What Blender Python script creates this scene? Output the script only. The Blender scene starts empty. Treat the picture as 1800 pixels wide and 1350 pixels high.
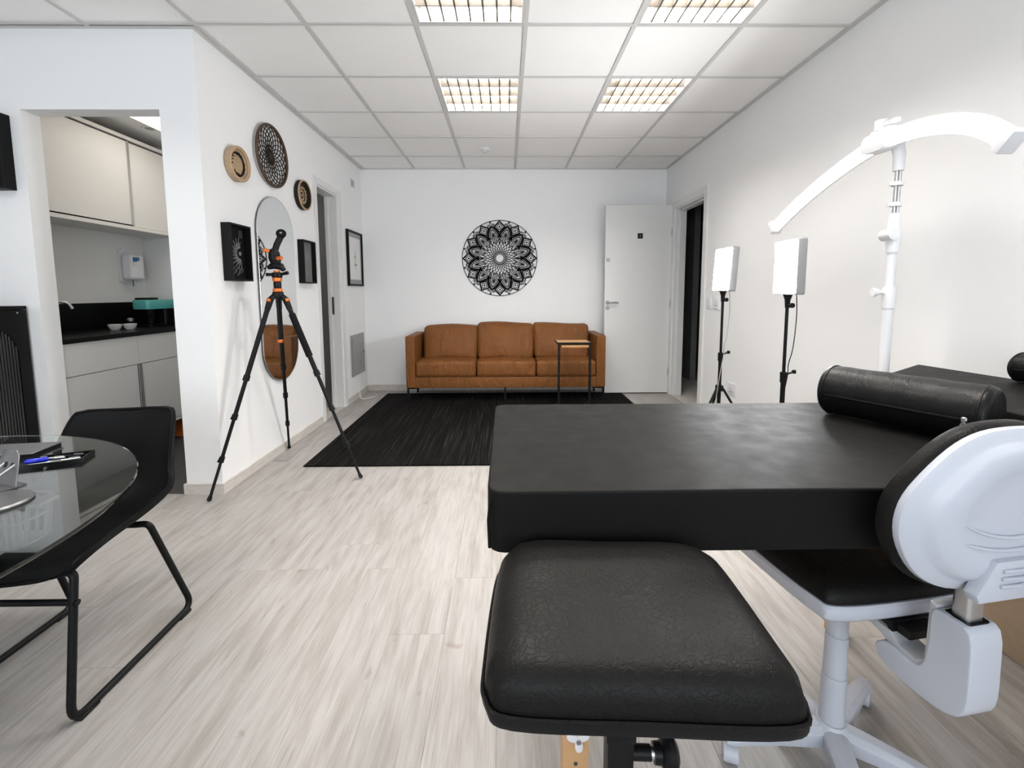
import bpy, bmesh, math, random
from mathutils import Vector, Matrix
R = math.radians
PI = math.pi
random.seed(7)
sc = bpy.context.scene
COL = sc.collection

# ------------------------------------------------------------------ camera
cam_d = bpy.data.cameras.new('camera')
cam_d.sensor_fit = 'HORIZONTAL'; cam_d.sensor_width = 36.0
cam_d.lens = 787.14 / 1800 * 36
cam_d.shift_y = (587.37 - 675) / 1800
cam_d.shift_x = 0.0
cam_d.clip_start = 0.02
cam = bpy.data.objects.new('camera', cam_d); COL.objects.link(cam)
_p, _y, _r = 0.0948, 0.01206, -0.00366
_F = Vector((math.sin(_y) * math.cos(_p), math.cos(_y) * math.cos(_p), -math.sin(_p)))
_Rt = Vector((math.cos(_y), -math.sin(_y), 0)); _U = _Rt.cross(_F)
_R2 = math.cos(_r) * _Rt + math.sin(_r) * _U; _U2 = -math.sin(_r) * _Rt + math.cos(_r) * _U
_m = Matrix((( _R2.x, _U2.x, -_F.x, 0), (_R2.y, _U2.y, -_F.y, 0), (_R2.z, _U2.z, -_F.z, 1.272), (0, 0, 0, 1)))
cam.matrix_world = _m
sc.camera = cam

# ------------------------------------------------------------------ world, daylight, exposure
W = bpy.data.worlds.new('World'); sc.world = W; W.use_nodes = True
_bg = W.node_tree.nodes['Background']
_bg.inputs['Color'].default_value = (0.80, 0.90, 1.0, 1); _bg.inputs['Strength'].default_value = 0.9
WINDOW_POWER = 31
FIXTURE_POWER = 38
sc.view_settings.view_transform = 'Standard'; sc.view_settings.look = 'None'
sc.view_settings.exposure = 0.58; sc.view_settings.gamma = 1.0
sc.view_settings.use_curve_mapping = False
try:
    sc.cycles.max_bounces = 7; sc.cycles.diffuse_bounces = 4; sc.cycles.glossy_bounces = 4
    sc.cycles.use_adaptive_sampling = True; sc.cycles.adaptive_threshold = 0.05
    sc.cycles.transmission_bounces = 8; sc.cycles.caustics_reflective = False; sc.cycles.caustics_refractive = False
    sc.cycles.sample_clamp_indirect = 5.0; sc.cycles.blur_glossy = 0.5; sc.cycles.use_light_tree = False
except Exception:
    pass

def area_light(name, loc, size, power, rot, color=(1, 1, 1)):
    d = bpy.data.lights.new(name, 'AREA'); d.shape = 'RECTANGLE'; d.size, d.size_y = size
    d.energy = power; d.color = color
    o = bpy.data.objects.new(name, d); COL.objects.link(o); o.location = loc; o.rotation_euler = rot
    return o
# daylight through the two windows of the wall behind the camera
area_light('daylight_window_1', (-1.75, -2.55, 1.55), (2.0, 1.5), WINDOW_POWER, (R(90), 0, 0), (0.86, 0.93, 1.0))
area_light('daylight_window_2', (0.65, -2.55, 1.55), (2.0, 1.5), WINDOW_POWER, (R(90), 0, 0), (0.86, 0.93, 1.0))

# ------------------------------------------------------------------ materials
def new_mat(name):
    m = bpy.data.materials.new(name); m.use_nodes = True
    nt = m.node_tree; b = nt.nodes['Principled BSDF']
    return m, nt, b
def C4(c): return (c[0], c[1], c[2], 1)
def noise_node(nt, scale, vec=None, detail=4, rough=0.55, stretch=None):
    n = nt.nodes.new('ShaderNodeTexNoise'); n.inputs['Scale'].default_value = scale
    n.inputs['Detail'].default_value = detail; n.inputs['Roughness'].default_value = rough
    tc = nt.nodes.new('ShaderNodeTexCoord')
    src = tc.outputs['Object']
    if stretch:
        mp = nt.nodes.new('ShaderNodeMapping'); mp.inputs['Scale'].default_value = stretch
        nt.links.new(src, mp.inputs['Vector']); src = mp.outputs['Vector']
    nt.links.new(src, n.inputs['Vector'])
    return n
def mix_rgb(nt, fac, a, b):
    mx = nt.nodes.new('ShaderNodeMix'); mx.data_type = 'RGBA'
    if isinstance(fac, float): mx.inputs[0].default_value = fac
    else: nt.links.new(fac, mx.inputs[0])
    for i, v in ((6, a), (7, b)):
        if isinstance(v, (tuple, list)): mx.inputs[i].default_value = C4(v)
        else: nt.links.new(v, mx.inputs[i])
    return mx.outputs[2]
def ramp(nt, fac, stops):
    r = nt.nodes.new('ShaderNodeValToRGB'); nt.links.new(fac, r.inputs[0])
    e = r.color_ramp.elements
    while len(e) < len(stops): e.new(0.5)
    for k, (p, c) in enumerate(stops):
        e[k].position = p; e[k].color = C4(c) if isinstance(c, (tuple, list)) else (c, c, c, 1)
    return r.outputs[0]
def bump(nt, b, height, strength, dist=0.002):
    n = nt.nodes.new('ShaderNodeBump'); n.inputs['Strength'].default_value = strength
    n.inputs['Distance'].default_value = dist
    nt.links.new(height, n.inputs['Height']); nt.links.new(n.outputs['Normal'], b.inputs['Normal'])
def simple(name, col, rough=0.5, metal=0.0, var=0.04, scale=12, bstr=0.0, bscale=200, bdist=0.001, spec=None, coat=0.0):
    m, nt, b = new_mat(name)
    n = noise_node(nt, scale)
    dark = tuple(c * (1 - var) for c in col); lite = tuple(min(1, c * (1 + var)) for c in col)
    nt.links.new(mix_rgb(nt, n.outputs['Fac'], dark, lite), b.inputs['Base Color'])
    b.inputs['Roughness'].default_value = rough; b.inputs['Metallic'].default_value = metal
    if spec is None and max(col) < 0.03: spec = 0.16
    if spec is not None: b.inputs['Specular IOR Level'].default_value = spec
    if coat: b.inputs['Coat Weight'].default_value = coat
    if bstr:
        n2 = noise_node(nt, bscale, detail=3); bump(nt, b, n2.outputs['Fac'], bstr, bdist)
    return m
def emit(name, col, strength):
    m, nt, b = new_mat(name)
    b.inputs['Base Color'].default_value = C4((0.9, 0.9, 0.9))
    b.inputs['Emission Color'].default_value = C4(col); b.inputs['Emission Strength'].default_value = strength
    n = noise_node(nt, 3.0); nt.links.new(ramp(nt, n.outputs['Fac'], [(0, 0.3), (1, 0.4)]), b.inputs['Roughness'])
    return m
M = {}
M['wall'] = simple('white_paint', (0.905, 0.905, 0.905), 0.75, var=0.012, scale=3, bstr=0.15, bscale=120, bdist=0.0006)
M['kwall'] = simple('kitchen_paint', (0.78, 0.78, 0.77), 0.7, var=0.02, scale=3)
M['tile_ceiling'] = simple('ceiling_tile_mineral', (0.95, 0.938, 0.92), 0.9, var=0.01, scale=5, bstr=0.3, bscale=300, bdist=0.0005)
M['rail'] = simple('ceiling_rail_metal', (0.62, 0.61, 0.59), 0.6, var=0.02)
M['white_gloss'] = simple('white_lacquer', (0.78, 0.78, 0.77), 0.35, var=0.015)
M['white_plastic'] = simple('white_plastic', (0.80, 0.80, 0.82), 0.4, var=0.015, bstr=0.05, bscale=400, bdist=0.0003)
M['chair_plastic'] = simple('chair_plastic', (0.47, 0.49, 0.545), 0.42, var=0.015, bstr=0.1, bscale=500, bdist=0.0003)
M['chair_plastic_grey'] = simple('chair_plastic_grey', (0.42, 0.43, 0.45), 0.5, var=0.03)
M['black_metal'] = simple('black_metal', (0.006, 0.006, 0.0065), 0.42, var=0.15, bstr=0.1, bscale=350, bdist=0.0003)
M['black_plastic'] = simple('black_plastic', (0.006, 0.006, 0.0065), 0.35, var=0.2)
M['black_wood'] = simple('black_frame', (0.006, 0.006, 0.0065), 0.5, var=0.2, bstr=0.15, bscale=150, bdist=0.0004)
M['black_matte'] = simple('black_card', (0.006, 0.006, 0.0065), 0.8, var=0.2)
M['steel'] = simple('brushed_steel', (0.55, 0.55, 0.55), 0.35, 1.0, var=0.06)
M['satin_steel'] = simple('satin_steel', (0.33, 0.33, 0.33), 0.4, 0.8, var=0.06)
M['dark_steel'] = simple('dark_steel', (0.22, 0.22, 0.22), 0.35, 1.0, var=0.06)
M['panel_steel'] = simple('panel_steel', (0.36, 0.35, 0.34), 0.5, 0.3, var=0.05)
M['orange'] = simple('orange_anodised', (0.75, 0.18, 0.035), 0.3, 0.6, var=0.06)
M['granite'] = simple('black_granite', (0.005, 0.005, 0.005), 0.35, var=0.5, scale=150)
M['cabinet'] = simple('cabinet_laminate', (0.72, 0.705, 0.68), 0.5, var=0.012)
M['turquoise'] = simple('turquoise_plastic', (0.10, 0.42, 0.40), 0.35, var=0.04)
M['ceramic'] = simple('white_ceramic', (0.75, 0.75, 0.73), 0.25, var=0.02)
M['blue'] = simple('blue_plastic', (0.01, 0.02, 0.55), 0.3, var=0.05)
M['blue_label'] = simple('blue_label', (0.05, 0.16, 0.33), 0.5, var=0.1)
M['paper'] = simple('paper', (0.78, 0.78, 0.77), 0.8, var=0.02)
M['grey_paper'] = simple('grey_mat', (0.16, 0.16, 0.16), 0.8, var=0.05)
M['ink'] = simple('ink', (0.02, 0.02, 0.02), 0.7, var=0.1)
M['chalk'] = simple('chalk_line', (0.30, 0.30, 0.31), 0.8, var=0.1)
M['beech'] = simple('beech_wood', (0.62, 0.37, 0.18), 0.45, var=0.10, scale=25)
M['kraft'] = simple('kraft_board', (0.40, 0.30, 0.20), 0.8, var=0.12, scale=40, bstr=0.2, bscale=90, bdist=0.0006)
M['kitchen_tile'] = simple('kitchen_floor_tile', (0.055, 0.055, 0.053), 0.5, var=0.2, scale=8)
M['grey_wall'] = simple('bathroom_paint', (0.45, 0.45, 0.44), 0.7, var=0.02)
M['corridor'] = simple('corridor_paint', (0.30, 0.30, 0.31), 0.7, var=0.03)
M['rattan'] = simple('rattan', (0.47, 0.33, 0.205), 0.7, var=0.22, scale=60, bstr=0.5, bscale=220, bdist=0.002)
M['dark_rattan'] = simple('dark_rattan', (0.020, 0.015, 0.011), 0.6, var=0.3, scale=60, bstr=0.5, bscale=220, bdist=0.002)
M['brown_rim'] = simple('brown_cane', (0.07, 0.035, 0.018), 0.55, var=0.3, scale=40)
M['tablet_grey'] = simple('grey_aluminium', (0.16, 0.16, 0.165), 0.35, 0.7, var=0.05)
M['led_housing'] = simple('led_housing_grey', (0.33, 0.33, 0.34), 0.35, 0.3, var=0.05)
M['basket_grey'] = simple('grey_basket_plastic', (0.16, 0.16, 0.16), 0.5, var=0.06)
M['panel_light'] = emit('led_panel_glow', (0.97, 0.98, 1.0), 52.0)
M['arc_light'] = emit('arc_lamp_glow', (1.0, 0.99, 0.98), 7.0)
M['tube_light'] = emit('fluorescent_tube', (1.0, 0.95, 0.88), 6.0); M['tube_light'].cycles.emission_sampling = 'NONE'
M['kitchen_light'] = emit('kitchen_lamp', (1.0, 0.93, 0.82), 3.7)
M['reflector'] = simple('fixture_reflector', (0.86, 0.84, 0.80), 0.28, 0.6, var=0.02)
M['louver'] = simple('louver_enamel', (0.12, 0.105, 0.088), 0.35, 0.0, var=0.02)
M['subfloor'] = simple('floor_joint', (0.30, 0.28, 0.26), 0.8, var=0.05)
M['cream_cloth'] = simple('cream_fabric', (0.6, 0.55, 0.48), 0.8, var=0.05)

def leather(name, col, rough, bstr, bscale, var=0.12, crease=0.0, spec=0.3):
    m, nt, b = new_mat(name)
    b.inputs['Specular IOR Level'].default_value = spec
    n = noise_node(nt, 6)
    nt.links.new(mix_rgb(nt, n.outputs['Fac'], tuple(c * (1 - var) for c in col), tuple(c * (1 + var) for c in col)), b.inputs['Base Color'])
    n3 = noise_node(nt, 14, detail=5)
    nt.links.new(ramp(nt, n3.outputs['Fac'], [(0.3, rough - 0.05), (0.7, rough + 0.06)]), b.inputs['Roughness'])
    v = nt.nodes.new('ShaderNodeTexVoronoi'); v.feature = 'DISTANCE_TO_EDGE'; v.inputs['Scale'].default_value = bscale
    tc = nt.nodes.new('ShaderNodeTexCoord'); n2 = noise_node(nt, bscale * 0.6, detail=2)
    ad = nt.nodes.new('ShaderNodeVectorMath'); ad.operation = 'MULTIPLY_ADD'
    nt.links.new(n2.outputs['Color'], ad.inputs[0]); ad.inputs[1].default_value = (0.03,) * 3
    nt.links.new(tc.outputs['Object'], ad.inputs[2]); nt.links.new(ad.outputs[0], v.inputs['Vector'])
    h = ramp(nt, v.outputs['Distance'], [(0.0, 0.0), (0.12, 1.0)])
    if crease:
        n5 = noise_node(nt, 7, detail=5, rough=0.6, stretch=(1.4, 1, 0.5)); n5.inputs['Distortion'].default_value = 1.6
    bump(nt, b, h, bstr, 0.0008)
    if crease:
        b2 = nt.nodes.new('ShaderNodeBump'); b2.inputs['Strength'].default_value = 0.9; b2.inputs['Distance'].default_value = crease * 0.001
        nt.links.new(n5.outputs['Fac'], b2.inputs['Height'])
        nb = [n for n in nt.nodes if n.bl_idname == 'ShaderNodeBump' and n != b2][0]
        nt.links.new(b2.outputs['Normal'], nb.inputs['Normal'])
    return m
M['black_leather'] = leather('black_leather', (0.008, 0.0075, 0.007), 0.40, 0.35, 90, spec=0.105)
M['bed_leather'] = leather('black_bed_vinyl', (0.009, 0.0085, 0.008), 0.5, 0.10, 350, spec=0.065)
M['bolster_leather'] = leather('bolster_vinyl', (0.005, 0.005, 0.005), 0.36, 0.2, 60, crease=6.0, spec=0.2)
M['brown_leather'] = leather('tan_leather', (0.190, 0.072, 0.019), 0.46, 0.35, 120, var=0.22, crease=30.0, spec=0.22)
M['chair_shell'] = leather('black_shell', (0.004, 0.004, 0.0042), 0.45, 0.06, 500, spec=0.10)

def plank_mat():
    m, nt, b = new_mat('whitewashed_plank')
    tc = nt.nodes.new('ShaderNodeTexCoord'); oi = nt.nodes.new('ShaderNodeObjectInfo')
    cm = nt.nodes.new('ShaderNodeCombineXYZ')
    mu = nt.nodes.new('ShaderNodeMath'); mu.operation = 'MULTIPLY'; mu.inputs[1].default_value = 37.0
    nt.links.new(oi.outputs['Random'], mu.inputs[0])
    for i in range(3): nt.links.new(mu.outputs[0], cm.inputs[i])
    ad = nt.nodes.new('ShaderNodeVectorMath'); ad.operation = 'ADD'
    nt.links.new(tc.outputs['Object'], ad.inputs[0]); nt.links.new(cm.outputs[0], ad.inputs[1])
    def n(scale, st, detail=5, dist=0.0):
        mp = nt.nodes.new('ShaderNodeMapping'); mp.inputs['Scale'].default_value = st
        nt.links.new(ad.outputs[0], mp.inputs['Vector'])
        t = nt.nodes.new('ShaderNodeTexNoise'); t.inputs['Scale'].default_value = scale; t.inputs['Detail'].default_value = detail
        t.inputs['Distortion'].default_value = dist
        nt.links.new(mp.outputs[0], t.inputs['Vector']); return t.outputs['Fac']
    streak = n(9, (3.0, 0.35, 1), 4, 0.4); grain = n(40, (4.0, 0.16, 1), 6, 0.6); crack = n(18, (5.0, 0.22, 1), 3, 0.8); knots = n(7, (1.6, 0.8, 1), 2, 1.5)
    base = ramp(nt, streak, [(0.30, (0.308, 0.285, 0.262)), (0.52, (0.385, 0.366, 0.349)), (0.72, (0.428, 0.413, 0.40))])
    g = ramp(nt, grain, [(0.35, (0.80, 0.78, 0.75)), (0.55, (1, 1, 1))])
    mx = nt.nodes.new('ShaderNodeMix'); mx.data_type = 'RGBA'; mx.blend_type = 'MULTIPLY'; mx.inputs[0].default_value = 0.6
    nt.links.new(base, mx.inputs[6]); nt.links.new(g, mx.inputs[7])
    k = ramp(nt, crack, [(0.27, (0.55, 0.48, 0.42)), (0.34, (1, 1, 1))])
    m2 = nt.nodes.new('ShaderNodeMix'); m2.data_type = 'RGBA'; m2.blend_type = 'MULTIPLY'; m2.inputs[0].default_value = 0.55
    nt.links.new(mx.outputs[2], m2.inputs[6]); nt.links.new(k, m2.inputs[7])
    kk = ramp(nt, knots, [(0.22, (0.66, 0.58, 0.50)), (0.30, (1, 1, 1))])
    m3 = nt.nodes.new('ShaderNodeMix'); m3.data_type = 'RGBA'; m3.blend_type = 'MULTIPLY'; m3.inputs[0].default_value = 0.6
    nt.links.new(m2.outputs[2], m3.inputs[6]); nt.links.new(kk, m3.inputs[7])
    rv = ramp(nt, oi.outputs['Random'], [(0.0, (0.95, 0.945, 0.94)), (1.0, (1.0, 1.0, 1.0))])
    m4 = nt.nodes.new('ShaderNodeMix'); m4.data_type = 'RGBA'; m4.blend_type = 'MULTIPLY'; m4.inputs[0].default_value = 1.0
    nt.links.new(m3.outputs[2], m4.inputs[6]); nt.links.new(rv, m4.inputs[7])
    nt.links.new(m4.outputs[2], b.inputs['Base Color'])
    b.inputs['Roughness'].default_value = 0.42; b.inputs['Specular IOR Level'].default_value = 0.4
    bump(nt, b, grain, 0.12, 0.0006)
    return m
M['plank'] = plank_mat()
def base_mat():
    m, nt, b = new_mat('baseboard_wood')
    n1 = noise_node(nt, 14, detail=5, stretch=(1, 0.5, 5))
    nt.links.new(ramp(nt, n1.outputs['Fac'], [(0.3, (0.55, 0.51, 0.46)), (0.7, (0.68, 0.65, 0.61))]), b.inputs['Base Color'])
    b.inputs['Roughness'].default_value = 0.5
    return m
M['baseboard'] = base_mat()
def rug_mat():
    m, nt, b = new_mat('black_striped_rug')
    n1 = noise_node(nt, 10, detail=6, rough=0.7, stretch=(9, 0.12, 1))
    n2 = noise_node(nt, 30, detail=3, stretch=(6, 0.4, 1))
    c = ramp(nt, n1.outputs['Fac'], [(0.42, (0.003, 0.003, 0.003)), (0.56, (0.008, 0.0075, 0.007)), (0.64, (0.04, 0.036, 0.032)), (0.74, (0.009, 0.0085, 0.008))])
    nt.links.new(c, b.inputs['Base Color']); b.inputs['Roughness'].default_value = 0.8; b.inputs['Specular IOR Level'].default_value = 0.06
    bump(nt, b, n2.outputs['Fac'], 0.6, 0.004)
    return m
M['rug'] = rug_mat()
def glass_mat(name, col, rough=0.0, ior=1.5):
    m, nt, b = new_mat(name)
    b.inputs['Base Color'].default_value = C4(col); b.inputs['Roughness'].default_value = rough
    b.inputs['Transmission Weight'].default_value = 1.0; b.inputs['IOR'].default_value = ior
    n = noise_node(nt, 2.0); nt.links.new(mix_rgb(nt, n.outputs['Fac'], col, tuple(min(1, c * 1.01) for c in col)), b.inputs['Base Color'])
    return m
M['glass'] = glass_mat('table_glass', (0.90, 0.95, 0.93), 0.0, 1.6)
M['ribbed_glass'] = glass_mat('ribbed_glass', (0.03, 0.032, 0.032), 0.12, 1.45)
M['ribbed_glass'].node_tree.nodes['Principled BSDF'].inputs['Transmission Weight'].default_value = 0.35
def mirror_mat():
    m, nt, b = new_mat('mirror_silver')
    b.inputs['Metallic'].default_value = 1.0; b.inputs['Roughness'].default_value = 0.01
    n = noise_node(nt, 1.5); nt.links.new(mix_rgb(nt, n.outputs['Fac'], (0.80, 0.81, 0.81), (0.82, 0.83, 0.83)), b.inputs['Base Color'])
    return m
M['mirror'] = mirror_mat()
def wood_strip():
    m, nt, b = new_mat('oak_strip')
    n = noise_node(nt, 20, detail=5, stretch=(0.4, 3, 3))
    nt.links.new(ramp(nt, n.outputs['Fac'], [(0.3, (0.42, 0.20, 0.07)), (0.7, (0.58, 0.31, 0.12))]), b.inputs['Base Color'])
    b.inputs['Roughness'].default_value = 0.5
    return m
M['oak'] = wood_strip()

# ------------------------------------------------------------------ mesh helpers
class MB:
    def __init__(s): s.bm = bmesh.new()
    def mesh(s, verts, faces):
        vs = [s.bm.verts.new(v) for v in verts]
        for f in faces:
            try: s.bm.faces.new([vs[i] for i in f])
            except ValueError: pass
        return s
    def box(s, x0, x1, y0, y1, z0, z1):
        return s.mesh([(x0, y0, z0), (x1, y0, z0), (x1, y1, z0), (x0, y1, z0), (x0, y0, z1), (x1, y0, z1), (x1, y1, z1), (x0, y1, z1)],
                      [(0, 3, 2, 1), (4, 5, 6, 7), (0, 1, 5, 4), (1, 2, 6, 5), (2, 3, 7, 6), (3, 0, 4, 7)])
    def obox(s, c, size, mat):                       # oriented box
        v = []
        for dz in (-1, 1):
            for dx, dy in ((-1, -1), (1, -1), (1, 1), (-1, 1)):
                v.append(Vector(c) + mat @ Vector((dx * size[0] / 2, dy * size[1] / 2, dz * size[2] / 2)))
        return s.mesh(v, [(0, 3, 2, 1), (4, 5, 6, 7), (0, 1, 5, 4), (1, 2, 6, 5), (2, 3, 7, 6), (3, 0, 4, 7)])
    def tube(s, pts, r, n=10, closed=False, caps=True):
        pts = [Vector(p) for p in pts]; N = len(pts)
        rr = r if isinstance(r, (list, tuple)) else [r] * N
        rings = []; ref = None
        for i, p in enumerate(pts):
            a = pts[i - 1] if (i > 0 or closed) else p
            b = pts[(i + 1) % N] if (i < N - 1 or closed) else p
            t = (b - a)
            t = t.normalized() if t.length > 1e-9 else Vector((0, 0, 1))
            if ref is None:
                ref = Vector((0, 0, 1)) if abs(t.z) < 0.9 else Vector((1, 0, 0))
            u = (ref - t * ref.dot(t))
            if u.length < 1e-6: u = t.orthogonal()
            u.normalize(); w = t.cross(u); ref = u
            rings.append([p + rr[i] * (math.cos(2 * PI * k / n) * u + math.sin(2 * PI * k / n) * w) for k in range(n)])
        v = [q for ring in rings for q in ring]; f = []
        for i in range(N if closed else N - 1):
            j = (i + 1) % N
            for k in range(n):
                f.append((i * n + k, i * n + (k + 1) % n, j * n + (k + 1) % n, j * n + k))
        if caps and not closed:
            f.append(tuple(range(n - 1, -1, -1))); f.append(tuple((N - 1) * n + k for k in range(n)))
        return s.mesh(v, f)
    def cyl(s, a, b, r, n=16, r2=None): return s.tube([a, b], [r, r if r2 is None else r2], n)
    def lathe(s, prof, n=32, c=(0, 0, 0), axis='Z'):  # prof [(r,h)...]
        v = []; f = []; P = len(prof)
        for k in range(n):
            a = 2 * PI * k / n
            for r, h in prof:
                x, y, z = r * math.cos(a), r * math.sin(a), h
                q = (x, y, z) if axis == 'Z' else ((z, x, y) if axis == 'X' else (y, z, x))
                v.append((q[0] + c[0], q[1] + c[1], q[2] + c[2]))
        for k in range(n):
            k2 = (k + 1) % n
            for i in range(P - 1):
                f.append((k * P + i, k2 * P + i, k2 * P + i + 1, k * P + i + 1))
        s.mesh(v, f); return s
    def prism(s, poly, z0, z1, fn=None):             # polygon (a,b) extruded along c; fn(a,b,c)->xyz
        fn = fn or (lambda a, b, c: (a, b, c)); n = len(poly)
        v = [fn(a, b, z0) for a, b in poly] + [fn(a, b, z1) for a, b in poly]
        return s.mesh(v, [tuple(range(n - 1, -1, -1)), tuple(range(n, 2 * n))] + [(i, (i + 1) % n, n + (i + 1) % n, n + i) for i in range(n)])
    def stroke(s, pts, w, z0, z1, fn, closed=False): # a flat strip with thickness along a 2D path
        N = len(pts); L = []; Rr = []
        for i in range(N):
            a = pts[i - 1] if (i > 0 or closed) else pts[i]; b = pts[(i + 1) % N] if (i < N - 1 or closed) else pts[i]
            tx, ty = b[0] - a[0], b[1] - a[1]; l = math.hypot(tx, ty) or 1
            nx, ny = -ty / l * w / 2, tx / l * w / 2
            L.append((pts[i][0] + nx, pts[i][1] + ny)); Rr.append((pts[i][0] - nx, pts[i][1] - ny))
        v = []
        for i in range(N):
            v += [fn(*L[i], z0), fn(*Rr[i], z0), fn(*Rr[i], z1), fn(*L[i], z1)]
        f = []
        for i in range(N if closed else N - 1):
            j = (i + 1) % N
            for k in range(4): f.append((i * 4 + k, i * 4 + (k + 1) % 4, j * 4 + (k + 1) % 4, j * 4 + k))
        if not closed: f += [(3, 2, 1, 0), tuple((N - 1) * 4 + k for k in range(4))]
        return s.mesh(v, f)
    def cushion(s, c, h, r, puff=(0, 0, 0), n=6, fn=None):
        """rounded, puffed block: centre c, half sizes h, edge radius r; fn bends the result"""
        def axis(hh):
            e = min(0.999, r / hh); k = 4
            a = [-1 + e * i / k for i in range(k)]
            mid = [(-1 + e) + (2 - 2 * e) * i / n for i in range(n + 1)]
            return a + mid + [-q for q in reversed(a)]
        ax = [axis(q) for q in h]
        def mapp(p):
            q = [p[i] * h[i] for i in range(3)]
            inn = [max(-(h[i] - r), min(h[i] - r, q[i])) for i in range(3)]
            d = Vector([q[i] - inn[i] for i in range(3)])
            o = Vector(inn) + (d.normalized() * r if d.length > 1e-9 else d)
            u = [o[i] / h[i] for i in range(3)]
            for i in range(3):
                j, k = (i + 1) % 3, (i + 2) % 3
                o[i] += puff[i] * u[i] * (1 - u[j] ** 2) * (1 - u[k] ** 2)
            if fn: o = Vector(fn(o))
            return Vector(c) + o
        for i in range(3):
            j, k = (i + 1) % 3, (i + 2) % 3
            for sg in (-1, 1):
                A, B = ax[j], ax[k]; v = []
                for a in A:
                    for b in B:
                        p = [0, 0, 0]; p[i] = sg; p[j] = a; p[k] = b; v.append(mapp(p))
                nb = len(B); f = []
                for x in range(len(A) - 1):
                    for y in range(nb - 1):
                        q = (x * nb + y, (x + 1) * nb + y, (x + 1) * nb + y + 1, x * nb + y + 1)
                        f.append(q if sg > 0 else q[::-1])
                s.mesh(v, f)
        bmesh.ops.remove_doubles(s.bm, verts=s.bm.verts, dist=1e-5)
        return s
    def bevel(s, w, seg=2, angle=30):
        bmesh.ops.remove_doubles(s.bm, verts=s.bm.verts, dist=1e-6)
        es = [e for e in s.bm.edges if len(e.link_faces) == 2 and e.calc_face_angle(0) > R(angle)]
        bmesh.ops.bevel(s.bm, geom=es, offset=w, segments=seg, profile=0.6, affect='EDGES', clamp_overlap=True)
        return s
    def data(s, name, smooth=True, ang=40):
        bmesh.ops.recalc_face_normals(s.bm, faces=s.bm.faces)
        for e in s.bm.edges:
            if len(e.link_faces) == 2 and e.calc_face_angle(0) > R(ang): e.smooth = False
        for f in s.bm.faces: f.smooth = smooth
        me = bpy.data.meshes.new(name); s.bm.to_mesh(me); s.bm.free(); return me

BASE = {}
def raw(name, me, mat, parent=None, loc=(0, 0, 0)):
    o = bpy.data.objects.new(name, me); COL.objects.link(o)
    if mat is not None and not me.materials: me.materials.append(M[mat] if isinstance(mat, str) else mat)
    o.location = loc
    if parent is not None: o.parent = parent
    return o
def root_of(o):
    while o.parent: o = o.parent
    return o
def part(name, mb, mat, parent, smooth=True, local=False):
    """a mesh written in world coordinates (or in the thing's own, local=True) as a child"""
    if not local:
        b = BASE.get(root_of(parent).name, Vector((0, 0, 0)))
        bmesh.ops.translate(mb.bm, vec=-b, verts=mb.bm.verts)
    return raw(name, mb.data(name, smooth), mat, parent)
def tag(o, label, cat, group=None):
    o['label'] = label; o['category'] = cat
    if group: o['group'] = group
    return o
def thing(name, label, cat, loc=(0, 0, 0), rot=0.0, group=None):
    o = bpy.data.objects.new(name, None); COL.objects.link(o); o.location = loc; o.rotation_euler = (0, 0, rot)
    o.empty_display_size = 0.1; BASE[o.name] = Vector(loc)
    return tag(o, label, cat, group)
def struct(name, mb=None, mat=None, label=None, smooth=False):
    if mb is None:
        o = bpy.data.objects.new(name, None); COL.objects.link(o)
    else: o = raw(name, mb.data(name, smooth), mat)
    o['kind'] = 'structure'
    if label: o['label'] = label
    return o
def fillet(pts, r, seg=5):
    pts = [Vector(p) for p in pts]; out = [pts[0]]
    for i in range(1, len(pts) - 1):
        a, b, c = pts[i - 1], pts[i], pts[i + 1]
        d1 = (a - b); d2 = (c - b); q = min(r, d1.length * 0.45, d2.length * 0.45)
        p1 = b + d1.normalized() * q; p2 = b + d2.normalized() * q
        for k in range(seg + 1):
            t = k / seg; out.append((1 - t) ** 2 * p1 + 2 * t * (1 - t) * b + t * t * p2)
    out.append(pts[-1]); return out
def catmull(pts, closed=True, seg=5):
    n = len(pts); out = []
    for i in range(n if closed else n - 1):
        p = [pts[(i + k - 1) % n] if closed else pts[max(0, min(n - 1, i + k - 1))] for k in range(4)]
        for k in range(seg):
            t = k / seg
            out.append(tuple(0.5 * (2 * p[1][d] + (p[2][d] - p[0][d]) * t + (2 * p[0][d] - 5 * p[1][d] + 4 * p[2][d] - p[3][d]) * t * t
                                    + (3 * p[1][d] - p[0][d] - 3 * p[2][d] + p[3][d]) * t ** 3) for d in range(len(pts[0]))))
    if not closed: out.append(tuple(pts[-1]))
    return out

# ------------------------------------------------------------------ the room
XL, XR, YB, YC, ZC = -1.805, 2.015, 5.744, 2.762, 2.788
XW, YF = -3.32, -2.6          # far left wall, window wall behind the camera
T = 0.625; GX, GY = 0.118, 2.7146

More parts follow.
